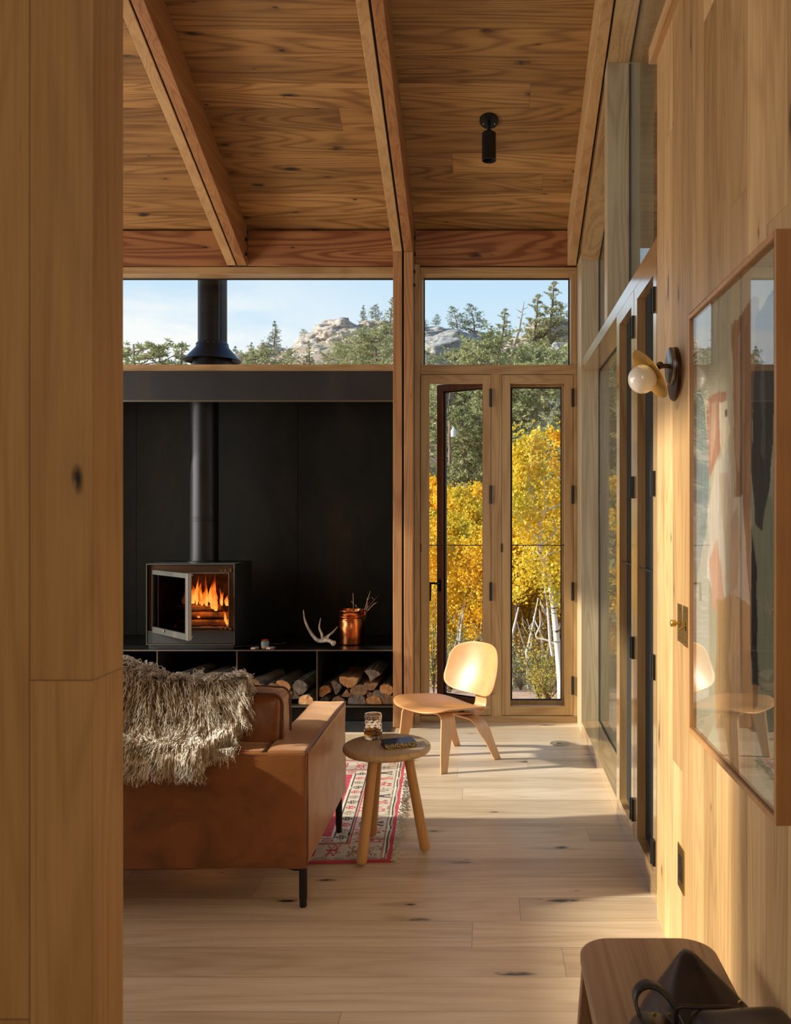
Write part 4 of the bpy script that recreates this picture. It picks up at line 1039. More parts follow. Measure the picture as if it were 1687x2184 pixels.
# ---- moulded plywood lounge chair
CX, CY = -.2225, 5.08
chair = thing('plywood_lounge_chair', 'low honey-coloured bent plywood lounge chair by the narrow glazed doors', 'chair', (CX, CY, 0), math.radians(130))
def seatpt(rho, a):
    c, s = math.cos(a), math.sin(a); e_ = .62
    x = math.copysign(abs(c)**e_, c)*rho; y = math.copysign(abs(s)**e_, s)*rho
    wd = .278*(1-.13*(1-y)/2); X = x*wd; Y = .055+y*.235
    z = .286+.056*(y+1)/2-.15*max(0, y-.50)**2*.75
    z += .030*(x*x)*(1-.3*y)+.012*max(0, y)*(1-x*x)
    return (X, Y, z)
rings, na = 18, 72
sv = [seatpt(0, 0)]; sf = []
for r in range(1, rings+1):
    for k in range(na): sv.append(seatpt(r/rings, 2*math.pi*k/na))
for k in range(na): sf.append((0, 1+k, 1+(k+1) % na))
for r in range(rings-1):
    for k in range(na):
        a = 1+r*na+k; b = 1+r*na+(k+1) % na; sf.append((a, a+na, b+na, b))
mb = MB(); mb.add(sv, sf)
obj('seat', mb, M['ply'], chair, smooth=True, local=True, solid=.010, bevel=.003, angle=60)
def backpt(rho, a):
    c, s = math.cos(a), math.sin(a); e_ = .55
    x = math.copysign(abs(c)**e_, c)*rho; y = math.copysign(abs(s)**e_, s)*rho
    X = x*(.238+.012*y*-1); zz = .505+y*.140; Y = -.235-.30*(zz-.505)+.075*x*x+.02*y*y
    return (X, Y, zz+.012*(1-x*x)*(1 if y > 0 else -.6)*abs(y))
sv = [backpt(0, 0)]
for r in range(1, rings+1):
    for k in range(na): sv.append(backpt(r/rings, 2*math.pi*k/na))
mb = MB(); mb.add(sv, sf)
obj('backrest', mb, M['ply'], chair, smooth=True, local=True, solid=.009, bevel=.003, angle=60)
def strip(pts, widths, th, offs=None, axis='xz'):
    """bent ply: pts are centre-line points, width runs in the third direction"""
    pts = [Vector(p) for p in pts]; V = []; F = []; n_ = len(pts)
    W3 = Vector((0, 1, 0)) if axis == 'xz' else Vector((1, 0, 0))
    for i, p in enumerate(pts):
        t = (pts[min(i+1, n_-1)]-pts[max(i-1, 0)]).normalized(); nn = t.cross(W3).normalized()
        w = widths[i] if hasattr(widths, '__len__') else widths
        for sw_, sn in ((-1,-1),(1,-1),(1,1),(-1,1)): V.append(p+W3*sw_*w/2+nn*sn*th/2)
    for i in range(n_-1):
        for k in range(4): F.append((i*4+k, i*4+(k+1) % 4, (i+1)*4+(k+1) % 4, (i+1)*4+k))
    F.append((0,3,2,1)); F.append(tuple((n_-1)*4+k for k in range(4)))
    mb = MB(); mb.add(V, F); return mb
def arcpts(c, r, a0, a1, n_): return [(c[0]+r*math.cos(math.radians(a0+(a1-a0)*i/n_)), c[1]+r*math.sin(math.radians(a0+(a1-a0)*i/n_))) for i in range(n_+1)]
# spine: from under the front of the seat, back, and up behind the backrest
sp_ = [(.13, .298), (.04, .283), (-.05, .266), (-.13, .254)]
sp_ += [(-.165+.0+.052*math.cos(math.radians(a))*1.0-.02, .305+.052*math.sin(math.radians(a))) for a in range(-85, -180, -12)]
sp_ = sp_[:4]+[(-.165, .252), (-.190, .253), (-.212, .261), (-.228, .276), (-.236, .300), (-.2365, .33), (-.2345, .38), (-.236, .43), (-.243, .47), (-.256, .51), (-.268, .545)]
ww = [.20, .17, .14, .12, .115, .112, .110, .108, .106, .104, .104, .106, .108, .11, .11]
obj('spine', strip([(0, a-.006, b) for a, b in sp_], ww, .011, axis='yz'), M['ply'], chair, local=True, bevel=.002, subsurf=1)
def leg_pair(yt, yf, zt, R, foot, wt, wf, name):
    half = [(foot, 0.0), (foot-.012, .10), (foot-.024, zt-R-.005)]
    cx = foot-.026-R
    arc = [(cx+R*math.cos(math.radians(a)), zt-R+R*math.sin(math.radians(a))) for a in (4, 18, 34, 50, 66, 82)]
    cross = [(cx-.02, zt), (0, zt)]
    hp = half+arc+cross
    for sgn in (1, -1):
        pts = [(sgn*x, yf+(yt-yf)*min(1, z/zt), z+.0008) for x, z in hp]
        wd = [wf, wf+(wt-wf)*.35, wt]+[wt]*(len(hp)-3)
        obj(name, strip(pts, wd, .010), [M['plyleg']], chair, local=True, bevel=.002, segs=2)
leg_pair(.155, .205, .312, .040, .215, .088, .046, 'front_leg')
leg_pair(-.095, -.205, .243, .062, .192, .084, .048, 'rear_leg')
mt = MB()
for x in (-.06, .06): mt.lathe([(.016, -.01), (.016, .012)], (x, .12, .306), 14)
mt.lathe([(.016, -.008), (.016, .026)], (0, -.09, .262), 14)
obj_split('rubber_mount', mt, M['black'], chair, local=True)

# ================================================================== THINGS ON THE STOVE SHELF
def P3(px, py, Y): return ((px-1040)*Y/1850, Y, CAMZ-(py-1097)*Y/1850)
bx, by = -.969, 6.17
bu = thing('copper_bucket', 'polished copper bucket with a rolled collar, standing on the steel shelf', 'bucket', (bx, by, BZ+.001))
obj('bucket_body', MB().lathe([(.080, 0), (.087, .004), (.089, .012), (.088, .10), (.090, .172), (.084, .180), (.083, .186), (.093, .196), (.093, .202), (.084, .210), (.085, .228), (.094, .238), (.094, .243), (.089, .244), (.083, .232), (.083, .03), (0, .028)], (bx, by, BZ+.001), 64), M['copper'], bu, smooth='auto')
obj('bucket_lug', MB().box(bx+.088, bx+.104, by-.02, by+.02, BZ+.205, BZ+.235), M['copper'], bu, bevel=.003)
TW = [[(745,1335),(754,1310),(754,1288),(753,1265)],[(772,1330),(777,1305),(784,1280),(790,1260)],[(768,1330),(782,1300),(798,1280),(808,1270)],[(770,1325),(785,1302),(796,1290),(806,1284)],[(760,1330),(757,1312),(763,1296),(757,1292)],[(775,1328),(781,1310),(784,1290),(783,1275)]]
for i, t in enumerate(TW):
    pts = [P3(a, b, by+.01*i-.02) for a, b in t]; 
    m_ = MB().tube([pts[0], pts[1], pts[2], pts[3]], [.0042, .0036, .003, .0018], 6)
    q = Vector(pts[2]); m_.tube([q, q+Vector((.018*(1 if i % 2 else -1), .01, .02))], [.002, .001], 5)
    tag(obj('dry_twig', m_, M['twig'], smooth=True), ['short upright twig on the left in the copper bucket','tallest twig leaning right out of the copper bucket','long curved twig reaching far right from the copper bucket','lower right-hand twig bending out of the copper bucket','short crooked twig in the middle of the copper bucket','thin twig just left of the tallest one in the copper bucket'][i], 'twig', 'twigs in the copper bucket')
an = thing('antler', 'pale shed deer antler with three tines resting on the steel shelf', 'antler', (-1.18, 6.05, BZ))
def tine(pts, rad): return MB().tube(pts, rad, 12)
def smooth_path(P, R, n=6):
    out = []; rad = []
    for i in range(len(P)-1):
        p0, p1, p2, p3 = [Vector(P[max(0, min(len(P)-1, i+k))]) for k in (-1, 0, 1, 2)]
        for k in range(n):
            t = k/n; out.append(.5*((2*p1)+(-p0+p2)*t+(2*p0-5*p1+4*p2-p3)*t*t+(-p0+3*p1-3*p2+p3)*t**3)); rad.append(R[i]*(1-t)+R[i+1]*t)
    out.append(Vector(P[-1])); rad.append(R[-1]); return out, rad
m_ = MB()
Pm = [P3(711,1372,5.96), P3(700,1366,5.99), P3(684,1367,6.03), P3(674,1363,6.06), P3(660,1345,6.08), P3(650,1322,6.08), P3(647,1300,6.08)]
m_.tube(*smooth_path(Pm, [.013,.0135,.014,.0135,.010,.007,.0018]), 12)
m_.tube(*smooth_path([P3(688,1365,6.03), P3(686,1352,6.05), P3(681,1338,6.07), P3(684,1318,6.08)], [.011,.009,.0065,.0015]), 10)
m_.tube(*smooth_path([P3(690,1363,6.02), P3(700,1356,6.05), P3(711,1347,6.09), P3(720,1336,6.12)], [.010,.009,.0065,.0015]), 10)
m_.tube(*smooth_path([P3(698,1366,5.99), P3(700,1358,5.98), P3(704,1353,5.97)], [.009,.006,.002]), 8)
obj('antler_beam', m_, M['antler'], an, smooth=True)
bb = MB().lathe([(.012, -.008), (.019, -.003), (.020, .004), (.014, .010), (0, .012)], (0, 0, 0), 14)
bdir = (Vector(Pm[0])-Vector(Pm[1])).normalized()
obj('burr', bb, M['antlert'], an, matrix=Matrix.Translation(Vector(Pm[0])) @ bdir.to_track_quat('Z', 'Y').to_matrix().to_4x4())
pk = thing('fire_poker', 'black iron fire poker lying on the steel shelf beside the stove', 'poker', (-1.6, 5.97, BZ))
a, b = Vector((-1.772, 5.945, BZ+.013)), Vector((-1.435, 6.13, BZ+.010))
obj('rod', MB().tube([a.lerp(b, .25), b], [.0042, .0038], 10).tube([b-Vector((.015,0,0)), b+Vector((.004,.0,.006)), b+Vector((.012,.0,.0))], [.006,.006,.004], 8), M['iron'], pk, smooth='auto')
obj('handle', MB().tube([a, a.lerp(b,.02), a.lerp(b,.03), a.lerp(b,.12), a.lerp(b,.22), a.lerp(b,.24), a.lerp(b,.26)], [.008,.010,.0065,.0085,.007,.0105,.005], 14), M['iron'], pk, smooth='auto')
mpx, mpy = -1.528, 5.955
mp_ = thing('match_pot', 'small blue and sand striped ceramic pot filled with red matches', 'pot', (mpx, mpy, BZ+.001))
obj('pot', MB().lathe([(.022, .0), (.026, .004), (.0265, .018)], (mpx, mpy, BZ+.001), 28), M['ceras'], mp_, smooth='auto')
obj('glazed_band', MB().lathe([(.0266, .018), (.0275, .036), (.027, .050), (.0235, .050), (.023, .03)], (mpx, mpy, BZ+.001), 28), M['cera'], mp_, smooth='auto')
rr = random.Random(9); ms, mh_ = MB(), MB()
for k in range(34):
    a_ = rr.random()*6.28; r = .021*math.sqrt(rr.random()); x, y = mpx+r*math.cos(a_), mpy+r*math.sin(a_)
    z = BZ+.052+rr.uniform(0, .012); ms.box(x-.001, x+.001, y-.001, y+.001, BZ+.03, z); mh_.lathe([(.0015,0),(.0026,.002),(.002,.005),(0,.006)], (x, y, z), 6)
o_ = obj('match_sticks', ms, M['matchstick'], mp_); o_['kind'] = 'stuff'
o_ = obj('match_heads', mh_, M['match'], mp_); o_['kind'] = 'stuff'
for (x, y, rz, lab) in ((-1.590, 5.93, .12, 'small white matchbox on the left of the match pot'), (-1.482, 5.932, -.22, 'small white matchbox on the right of the match pot, tilted')):
    t = thing('matchbox', lab, 'matchbox', (x, y, BZ+.001), rz, 'matchboxes on the steel shelf')
    obj('sleeve', MB().box(-.026, .026, -.017, .017, 0, .0135), M['matchside'], t, local=True, bevel=.0008)
    obj('white_end', MB().box(-.0262, .003, -.0178, -.0171, .0015, .012).box(-.025, .025, -.016, .016, .0136, .0139), M['white'], t, local=True)

# ================================================================== WALL AND CEILING FITTINGS
sc_ = thing('wall_sconce', 'brass wall sconce with a round opal globe and a tilted dished reflector', 'lamp', (.602, 2.78, 1.88))
obj('wall_disc', MB().lathe([(0, -.010), (.082, -.010), (.0855, -.006), (.0855, -.0005)], (.602, 2.78, 1.879), 56, axis='x'), M['bronze'], sc_, smooth='auto')
obj('mounting_plate', MB().lathe([(0, -.0235), (.055, -.0235), (.0595, -.020), (.060, -.0105)], (.602, 2.78, 1.905), 48, axis='x'), M['plate'], sc_, smooth='auto')
am = MB().tube([(.5785, 2.78, 1.905), (.552, 2.78, 1.905)], .0075, 14)
am.lathe([(.0, -.013), (.011, -.010), (.012, .010), (.0, .013)], (.550, 2.775, 1.906), 16, axis='y')
am.tube([(.550, 2.775, 1.906), (.533, 2.752, 1.893)], .0065, 12).tube([(.536, 2.757, 1.895), (.527, 2.746, 1.888)], .012, 14)
obj('arm', am, M['bronze'], sc_, smooth='auto')
nd = Vector((-.82, -.10, -.56)).normalized(); DC = Vector((.523, 2.740, 1.880))
Md = Matrix.Translation(DC) @ nd.to_track_quat('Z', 'Y').to_matrix().to_4x4()
obj('reflector', MB().lathe([(0, .004), (.03, .004), (.062, .007), (.088, .014), (.0885, .0125), (.062, .0045), (.03, .001), (0, .0)], (0, 0, 0), 60), M['brassy'], sc_, smooth='auto', matrix=Md)
gc = DC+nd*.042
gl_ = MB(); K = 26
gl_.lathe([(.0455*math.sin(math.pi*i/K), -.0455*math.cos(math.pi*i/K)) for i in range(K+1)], tuple(gc), 48)
obj('globe', gl_, M['globe'], sc_, smooth=True)
def plate_on_wall(name, label, cat, y, z, w, h):
    t = thing(name, label, cat, (.602, y, z))
    obj('face_plate', MB().box(.5985, .6019, y-w/2, y+w/2, z-h/2, z+h/2), M['brass'], t, bevel=.0008)
    obj_split('screw', MB().lathe([(.0028, -.0042), (.0028, -.0036)], (.602, y, z+h*.38), 10, axis='x').lathe([(.0028, -.0042), (.0028, -.0036)], (.602, y, z-h*.38), 10, axis='x'), M['bronze'], t)
    return t
t = plate_on_wall('dimmer_switch', 'slim aged brass dimmer plate with a round knob, left of the picture', 'switch', 2.700, 1.091, .072, .118)
obj('knob', MB().lathe([(.0045, -.003), (.0045, -.016), (.0105, -.0165), (.011, -.030), (.009, -.0325), (0, -.033)], (.602, 2.700, 1.091), 24, axis='x'), M['brassy'], t, smooth='auto')
t = plate_on_wall('toggle_switch', 'slim aged brass plate with a toggle lever, next to the picture frame', 'switch', 2.622, 1.090, .070, .122)
obj('toggle', MB().tube([(.600, 2.622, 1.094), (.578, 2.622, 1.083)], [.0032, .0045], 12), M['brassy'], t, smooth='auto')
obj('toggle_slot', MB().box(.5975, .5984, 2.618, 2.626, 1.078, 1.104), M['black'], t)
t = plate_on_wall('wall_outlet', 'low brass framed power outlet with a black insert on the right wall', 'outlet', 2.692, .331, .085, .135)
obj('insert', MB().box(.5965, .5984, 2.672, 2.712, .293, .369), M['black'], t, bevel=.001)
obj_split('socket_slot', MB().box(.5958, .5964, 2.684, 2.687, .345, .356).box(.5958, .5964, 2.696, 2.699, .345, .356).box(.5958, .5964, 2.684, 2.687, .305, .316).box(.5958, .5964, 2.696, 2.699, .305, .316), M['bronze'], t)
t = thing('floor_outlet', 'round flush brass floor outlet cover near the corner doors', 'outlet', (.453, 5.41, 0))
obj('cover_ring', MB().lathe([(.066, 0.0005), (.064, .003), (.050, .0035), (.049, .0028)], (.453, 5.41, 0), 48), base('pale_brass', (.50,.43,.28), .4, .8), t, smooth='auto')
obj('lid', MB().lathe([(.048, .0006), (.048, .0036), (0, .0038)], (.453, 5.41, 0), 48), base('pale_brass_lid', (.46,.40,.27), .45, .7), t, smooth='auto')
obj('flap', MB().box(.430, .462, 5.395, 5.425, .0039, .006), M['brass'], t, bevel=.001)
# ceiling spot
SPx, SPy = .008, 5.115; SPz = ceilz(5.115)
t = thing('ceiling_spotlight', 'small black cylinder spotlight on a round base under the sloped ceiling', 'lamp', (SPx, SPy, SPz))
nn = Vector((0, -SL, -1)).normalized(); Mc = Matrix.Translation((SPx, SPy, SPz)) @ nn.to_track_quat('Z', 'Y').to_matrix().to_4x4()
obj('canopy', MB().lathe([(.056, .0005), (.056, .010), (.052, .016), (0, .017)], (0, 0, 0), 44), M['black'], t, smooth='auto', matrix=Mc)
obj_split('canopy_screw', MB().lathe([(.0035, .0172), (.0035, .0185), (0, .0185)], (-.033, -.012, 0), 10).lathe([(.0035, .0172), (.0035, .0185), (0, .0185)], (.033, -.012, 0), 10), M['white'], t, matrix=Mc)
obj('arm', MB().tube([(SPx, SPy-.01, SPz-.010), (SPx, SPy-.035, SPz-.055), (SPx, SPy-.045, SPz-.085)], .010, 12), M['black'], t, smooth='auto')
cy_, cz_ = 5.065, 3.655
obj('lamp_body', MB().lathe([(.014, 0.018), (.030, .006), (.0405, 0), (.0415, -.01), (.0415, -.150), (.0425, -.152), (.0425, -.160), (.036, -.160), (.034, -.14), (0, -.135)], (SPx, cy_, cz_), 44), M['black'], t, smooth='auto')
for a in range(0, 360, 30): pass

# ---- picture
PF, PY0, PY1, PZ0, PZ1 = .557, 1.675, 2.410, .828, 1.982
pic = thing('framed_picture', 'large glazed picture in a slim wooden box frame on the right wall', 'picture', (.602, 2.04, 1.4))
FW = .013
M['framew'] = wood('cherry_box_frame', (.46,.235,.085), (.30,.135,.045), 'Z', 'X', None, rings=.6, rough=.38)
obj('frame', MB().box(PF, .6015, PY0, PY0+FW, PZ0, PZ1).box(PF, .6015, PY1-FW, PY1, PZ0, PZ1).box(PF, .6015, PY0+FW, PY1-FW, PZ1-FW, PZ1).box(PF, .6015, PY0+FW, PY1-FW, PZ0, PZ0+FW), M['framew'], pic, bevel=.001)
obj('glazing', MB().add([(PF+.006, PY0+FW, PZ0+FW), (PF+.006, PY1-FW, PZ0+FW), (PF+.006, PY1-FW, PZ1-FW), (PF+.006, PY0+FW, PZ1-FW), (PF+.009, PY0+FW, PZ0+FW), (PF+.009, PY1-FW, PZ0+FW), (PF+.009, PY1-FW, PZ1-FW), (PF+.009, PY0+FW, PZ1-FW)], [(0,1,2,3),(7,6,5,4),(0,4,5,1),(1,5,6,2),(2,6,7,3),(3,7,4,0)]), M['picglass'], pic)
def inpoly(x, y, P):
    c = False; n_ = len(P); j = n_-1
    for i in range(n_):
        if (P[i][1] > y) != (P[j][1] > y) and x < (P[j][0]-P[i][0])*(y-P[i][1])/(P[j][1]-P[i][1])+P[i][0]: c = not c
        j = i
    return c
ART = [([(1483,800),(1496,820),(1512,960),(1510,1090),(1492,1200),(1480,1300)], (.20,.23,.20)),
 ([(1600,1130),(1650,1060),(1652,1720),(1612,1650)], (.28,.28,.19)),
 ([(1560,700),(1600,640),(1620,640),(1604,900),(1600,1200),(1602,1450),(1592,1700),(1545,1640),(1530,1450),(1545,1250),(1575,1150),(1565,900)], (.21,.125,.075)),
 ([(1572,720),(1580,700),(1578,1000),(1570,980)], (.34,.24,.17)), ([(1590,700),(1594,690),(1590,1100),(1585,1050)], (.12,.07,.045)),
 ([(1510,850),(1535,826),(1548,840),(1544,900),(1536,950),(1525,990),(1512,1030),(1508,930)], (.42,.21,.14)),
 ([(1516,860),(1528,846),(1524,960),(1516,1000)], (.52,.34,.25)),
 ([(1536,850),(1550,862),(1552,895),(1558,930),(1553,942),(1554,960),(1542,975),(1534,940)], (.66,.56,.44)),
 ([(1545,880),(1550,880),(1550,895),(1545,895)], (.10,.07,.06)),
 ([(1526,985),(1550,955),(1560,990),(1565,1050),(1583,1055),(1590,1180),(1600,1290),(1560,1300),(1520,1260),(1508,1220),(1512,1080)], (.58,.51,.44)),
 ([(1534,1010),(1550,1000),(1558,1060),(1562,1120),(1545,1150),(1538,1080)], (.50,.40,.31)),
 ([(1545,1120),(1575,1070),(1580,1170),(1572,1260),(1550,1290)], (.44,.35,.26)),
 ([(1512,1180),(1530,1160),(1548,1290),(1545,1340),(1520,1300)], (.55,.33,.24)),
 ([(1528,1270),(1602,1290),(1614,1420),(1602,1700),(1540,1650),(1525,1480)], (.42,.26,.12)),
 ([(1560,1280),(1575,1285),(1585,1500),(1580,1680),(1565,1640),(1555,1400)], (.55,.40,.24)),
 ([(1612,680),(1650,610),(1652,900),(1642,1050),(1626,1135),(1610,1120),(1602,1000)], (.055,.05,.045)),
 ([(1624,760),(1632,740),(1630,1000),(1622,980)], (.12,.11,.10)),
 ([(1603,1130),(1614,1200),(1616,1500),(1606,1520),(1600,1300)], (.02,.02,.02))]
V = []; C = []; F = []; ny, nz_ = 170, 260; XA = PF+.020
for j in range(nz_):
    for i in range(ny):
        y = PY0+FW+(PY1-PY0-2*FW)*i/(ny-1); z = PZ0+FW+(PZ1-PZ0-2*FW)*j/(nz_-1); V.append((XA, y, z))
        q = Vector((y*9, z*5, 0)); px = 1040+1850*XA/y+4*noise.noise(q*2.3); py = 1097-1850*(z-CAMZ)/y+26*noise.noise(q+Vector((5,0,0)))
        c = (.48,.45,.33) if z > 1.5 else (.40,.37,.27); c = np.array(c)*(1+.12*noise.noise(q*.7))
        for P_, k_ in ART:
            if inpoly(px, py, P_): c = np.array(k_)*(1+.22*noise.noise(Vector((y*70, z*5, 1)))+.12*noise.noise(Vector((y*160, z*12, 4))))
        if z > 1.55 and noise.noise(Vector((y*16, z*3, 9))) > .45: c = c*.82
        C.append((c[0], c[1], c[2], 1))
for j in range(nz_-1):
    for i in range(ny-1): F.append((j*ny+i, (j+1)*ny+i, (j+1)*ny+i+1, j*ny+i+1))
cmesh('painting', V, F, C, M['attr_art'], pic)

# ---- bench and bag
bnch = thing('wooden_bench', 'low brown wooden bench with rounded corners against the right wall', 'bench', (.358, 1.45, 0))
BX0, BX1, BY0, BY1 = .207, .512, .75, 2.01; rc = .075
def rrect(x0, x1, y0, y1, r, n_=10):
    out = []
    for (cx, cy, a0) in ((x1-r, y1-r, 0), (x0+r, y1-r, 90), (x0+r, y0+r, 180), (x1-r, y0+r, 270)):
        for k in range(n_+1):
            a = math.radians(a0+90*k/n_); out.append((cx+r*math.cos(a), cy+r*math.sin(a)))
    return out
obj('bench_top', MB().prism(rrect(BX0, BX1, BY0, BY1, rc), .422, .450, 'z'), M['bench'], bnch, bevel=.005, segs=3)
for y in (1.905, .90):
    obj('leg', MB().prism([(BX0+.002, .4215), (BX1-.002, .4215), (BX1+.030, .001), (BX0-.030, .001)], y, y+.03, 'y'), M['benchleg'], bnch, bevel=.002)
bag = thing('leather_bag', 'dark brown slouched leather bag with a looped handle lying on the bench', 'bag', (.39, 1.5, .451))
secs = [(.0, .385, 1.50, .118, .205), (.02, .386, 1.505, .124, .215), (.055, .388, 1.53, .108, .185), (.085, .386, 1.575, .078, .13), (.11, .384, 1.615, .050, .078), (.130, .382, 1.64, .028, .042), (.142, .381, 1.648, .016, .022), (.147, .381, 1.65, .006, .008)]
def bagpt(u, v):
    s = v*(len(secs)-1); i = min(int(s), len(secs)-2); f = s-i; q = [secs[i][k]*(1-f)+secs[i+1][k]*f for k in range(5)]
    a = 2*math.pi*u; k = 1+.07*math.sin(3*a+v*4)+.04*math.sin(7*a+2)
    p = Vector((q[1]+q[3]*k*math.cos(a), q[2]+q[4]*k*math.sin(a), .4515+q[0]))
    return tuple(p)
mb = MB().grid(bagpt, 56, 34, wrap_u=True); n0 = len(mb.v); mb.f.append(tuple(range(55, -1, -1))); mb.m.append(0); mb.f.append(tuple(range(33*56, 34*56))); mb.m.append(0)
obj('bag_body', mb, M['bag'], bag, smooth=True)
obj('front_pocket', puffbox(.335, .505, 1.20, 1.475, .4525, .603, .03, (.01,.01,.008), (12,14,10), .012, 6), M['bag'], bag, smooth=True, subsurf=1)
obj('side_pocket', puffbox(.235, .315, 1.34, 1.50, .4525, .580, .028, (.008,.008,.01), (10,10,8), .010, 9), M['bag'], bag, smooth=True, subsurf=1)
hp = [P3(1385,2215,1.47), P3(1362,2160,1.48), P3(1354,2125,1.49), P3(1368,2103,1.50), P3(1392,2100,1.50), P3(1418,2118,1.49), P3(1442,2152,1.48), P3(1465,2200,1.46)]
hp, _ = smooth_path(hp, [.01]*8, 5)
obj('handle', strip([tuple(p) for p in hp], .026, .0065, axis='xz'), M['bag'], bag, smooth=True, bevel=.002)
bk_ = MB()
for (a, b) in ((1395,2162),(1428,2163),(1405,2176)): bk_.lathe([(.0035,-.004),(.0035,.0),(0,.001)], P3(a, b, 1.455), 10, axis='y')
bk_.lathe([(.004,-.004),(.004,.0),(0,.001)], P3(1579,2137,1.47), 10, axis='y')
obj_split('rivet', bk_, M['brassy'], bag)
fm = obj('flap_rim', MB().tube(*smooth_path([P3(1444,2200,1.462), P3(1443,2160,1.462), P3(1452,2147,1.462), P3(1500,2149,1.462), P3(1560,2150,1.465), P3(1620,2165,1.46)], [.0035]*6), 8), M['bag'], bag, smooth=True)
# ================================================================== OUTDOORS
def ridge(x):
    pts = [(-60,3),(-40,6),(-30,7.5),(-25,8.9),(-21,10.4),(-18,11.4),(-14.5,12.4),(-11.5,14.0),(-8,14.6),(-5,14.4),(-1,13.6),(3,13.9),(6,15.2),(10,17),(20,20),(40,24),(80,26)]
    for (a, b), (c, d) in zip(pts, pts[1:]):
        if a <= x <= c: t = (x-a)/(c-a); t = t*t*(3-2*t); return b+(d-b)*t
    return pts[0][1] if x < -60 else pts[-1][1]
def ground_z(x, y):
    z0 = -.35-.165*(min(max(y, 7), 18)-7)
    if y > 18: z0 = -2.165
    xs = x*60/max(y, 30)
    t = (y-31)/(60-31); t = max(0, min(1, t)); s = t*t*(3-2*t)*.55+t*.45
    z = z0+(ridge(xs)-z0)*s
    if y > 60: z -= (y-60)*.05
    n_ = noise.noise(Vector((x*.16, y*.16, 0)))*.9+noise.noise(Vector((x*.5, y*.5, 3)))*.3
    z += n_*min(1, max(0, (y-28)/14))
    z += .04*noise.noise(Vector((x*.8, y*.8, 0)))
    return z
mg = base('hillside_ground', (.2,.15,.1), .95); g = G(mg); t_ = g.n('ShaderNodeTexCoord')
a_ = g.noise(t_.outputs['Object'], .35, 6, .65); b_ = g.noise(t_.outputs['Object'], 2.2, 5, .7)
c1_ = g.mix(g.smooth(a_, .42, .6), (.34,.235,.19), (.26,.24,.16)); s_ = g.n('ShaderNodeSeparateXYZ'); g.L(t_.outputs['Object'], s_.inputs[0])
c1_ = g.mix(g.smooth(b_, .50, .66), c1_, (.46,.39,.34))
near = g.math('SUBTRACT', 1, g.smooth(s_.outputs['Y'], 15.5, 17.5)); c1_ = g.mix(near, c1_, g.mix(b_, (.50,.30,.19), (.62,.42,.29)))
g.L(c1_, g.b.inputs['Base Color']); g.bump(b_, .6, .1)
def axisvals(a, b, segs_):
    return list(np.linspace(a, b, segs_))
xs_ = axisvals(-75, -12, 34)[:-1]+axisvals(-12, 10, 40)[:-1]+axisvals(10, 60, 26)
ys_ = axisvals(-25, 6.8, 9)[:-1]+axisvals(6.8, 30, 44)[:-1]+axisvals(30, 75, 60)
mb = MB(); nx = len(xs_)
for y in ys_:
    for x in xs_: mb.v.append((x, y, ground_z(x, y)))
for j in range(len(ys_)-1):
    for i in range(nx-1): mb.f.append((j*nx+i, j*nx+i+1, (j+1)*nx+i+1, (j+1)*nx+i)); mb.m.append(0)
struct('ground', mb, mg, smooth=True)

def leafy(name, c0, c1, sc, trans=.25, rough=.6):
    m = D.materials.new(name); m.use_nodes = True; t = m.node_tree; b = t.nodes['Principled BSDF']; g = G(m)
    tcn = g.n('ShaderNodeTexCoord'); a = g.noise(tcn.outputs['Object'], sc, 4, .7)
    c = g.mix(g.smooth(a, .34, .66), c0, c1); g.L(c, b.inputs['Base Color']); b.inputs['Roughness'].default_value = rough
    tr = g.n('ShaderNodeBsdfTranslucent'); g.L(c, tr.inputs[0]); mx_ = g.n('ShaderNodeMixShader'); mx_.inputs[0].default_value = trans
    out = [n for n in t.nodes if n.type == 'OUTPUT_MATERIAL'][0]; t.links.new(b.outputs[0], mx_.inputs[1]); t.links.new(tr.outputs[0], mx_.inputs[2]); t.links.new(mx_.outputs[0], out.inputs[0]); return m
M['needle'] = leafy('pine_needles', (.25,.28,.12), (.50,.49,.23), 1.3, .3)
M['needle2'] = leafy('dark_pine_needles', (.13,.18,.10), (.30,.34,.17), 1.3, .3)
M['gold'] = leafy('golden_aspen_leaves', (.88,.50,.020), (.92,.66,.04), 1.1, .4)
M['gold2'] = leafy('green_gold_aspen_leaves', (.55,.50,.05), (.90,.60,.03), .9, .4)
M['shrubleaf'] = leafy('shrub_leaves', (.26,.29,.05), (.75,.55,.05), 2.5, .4)
M['ptrunk'] = noisy('pine_bark', (.16,.10,.07), (.30,.21,.16), 8, .9, (1,1,.3))
M['deadwood'] = noisy('dead_wood', (.30,.25,.21), (.50,.44,.38), 8, .9, (1,1,.3))
def aspen_bark():
    m = base('white_aspen_bark', (.75,.72,.66), .7); g = G(m); t = g.n('ShaderNodeTexCoord')
    mp1 = g.n('ShaderNodeMapping'); mp1.inputs['Scale'].default_value = (5, 5, 16); g.L(t.outputs['Object'], mp1.inputs[0])
    a = g.noise(mp1.outputs[0], 1, 3, .6); b = g.noise(t.outputs['Object'], 3, 3, .5)
    c = g.mix(b, (.62,.58,.50), (.86,.83,.77)); c = g.mix(g.smooth(a, .62, .68), c, (.05,.04,.035)); g.L(c, g.b.inputs['Base Color']); return m
M['abark'] = aspen_bark()
M['gbark'] = noisy('grove_aspen_bark', (.20,.17,.14), (.62,.57,.50), 5, .8, (1,1,2))
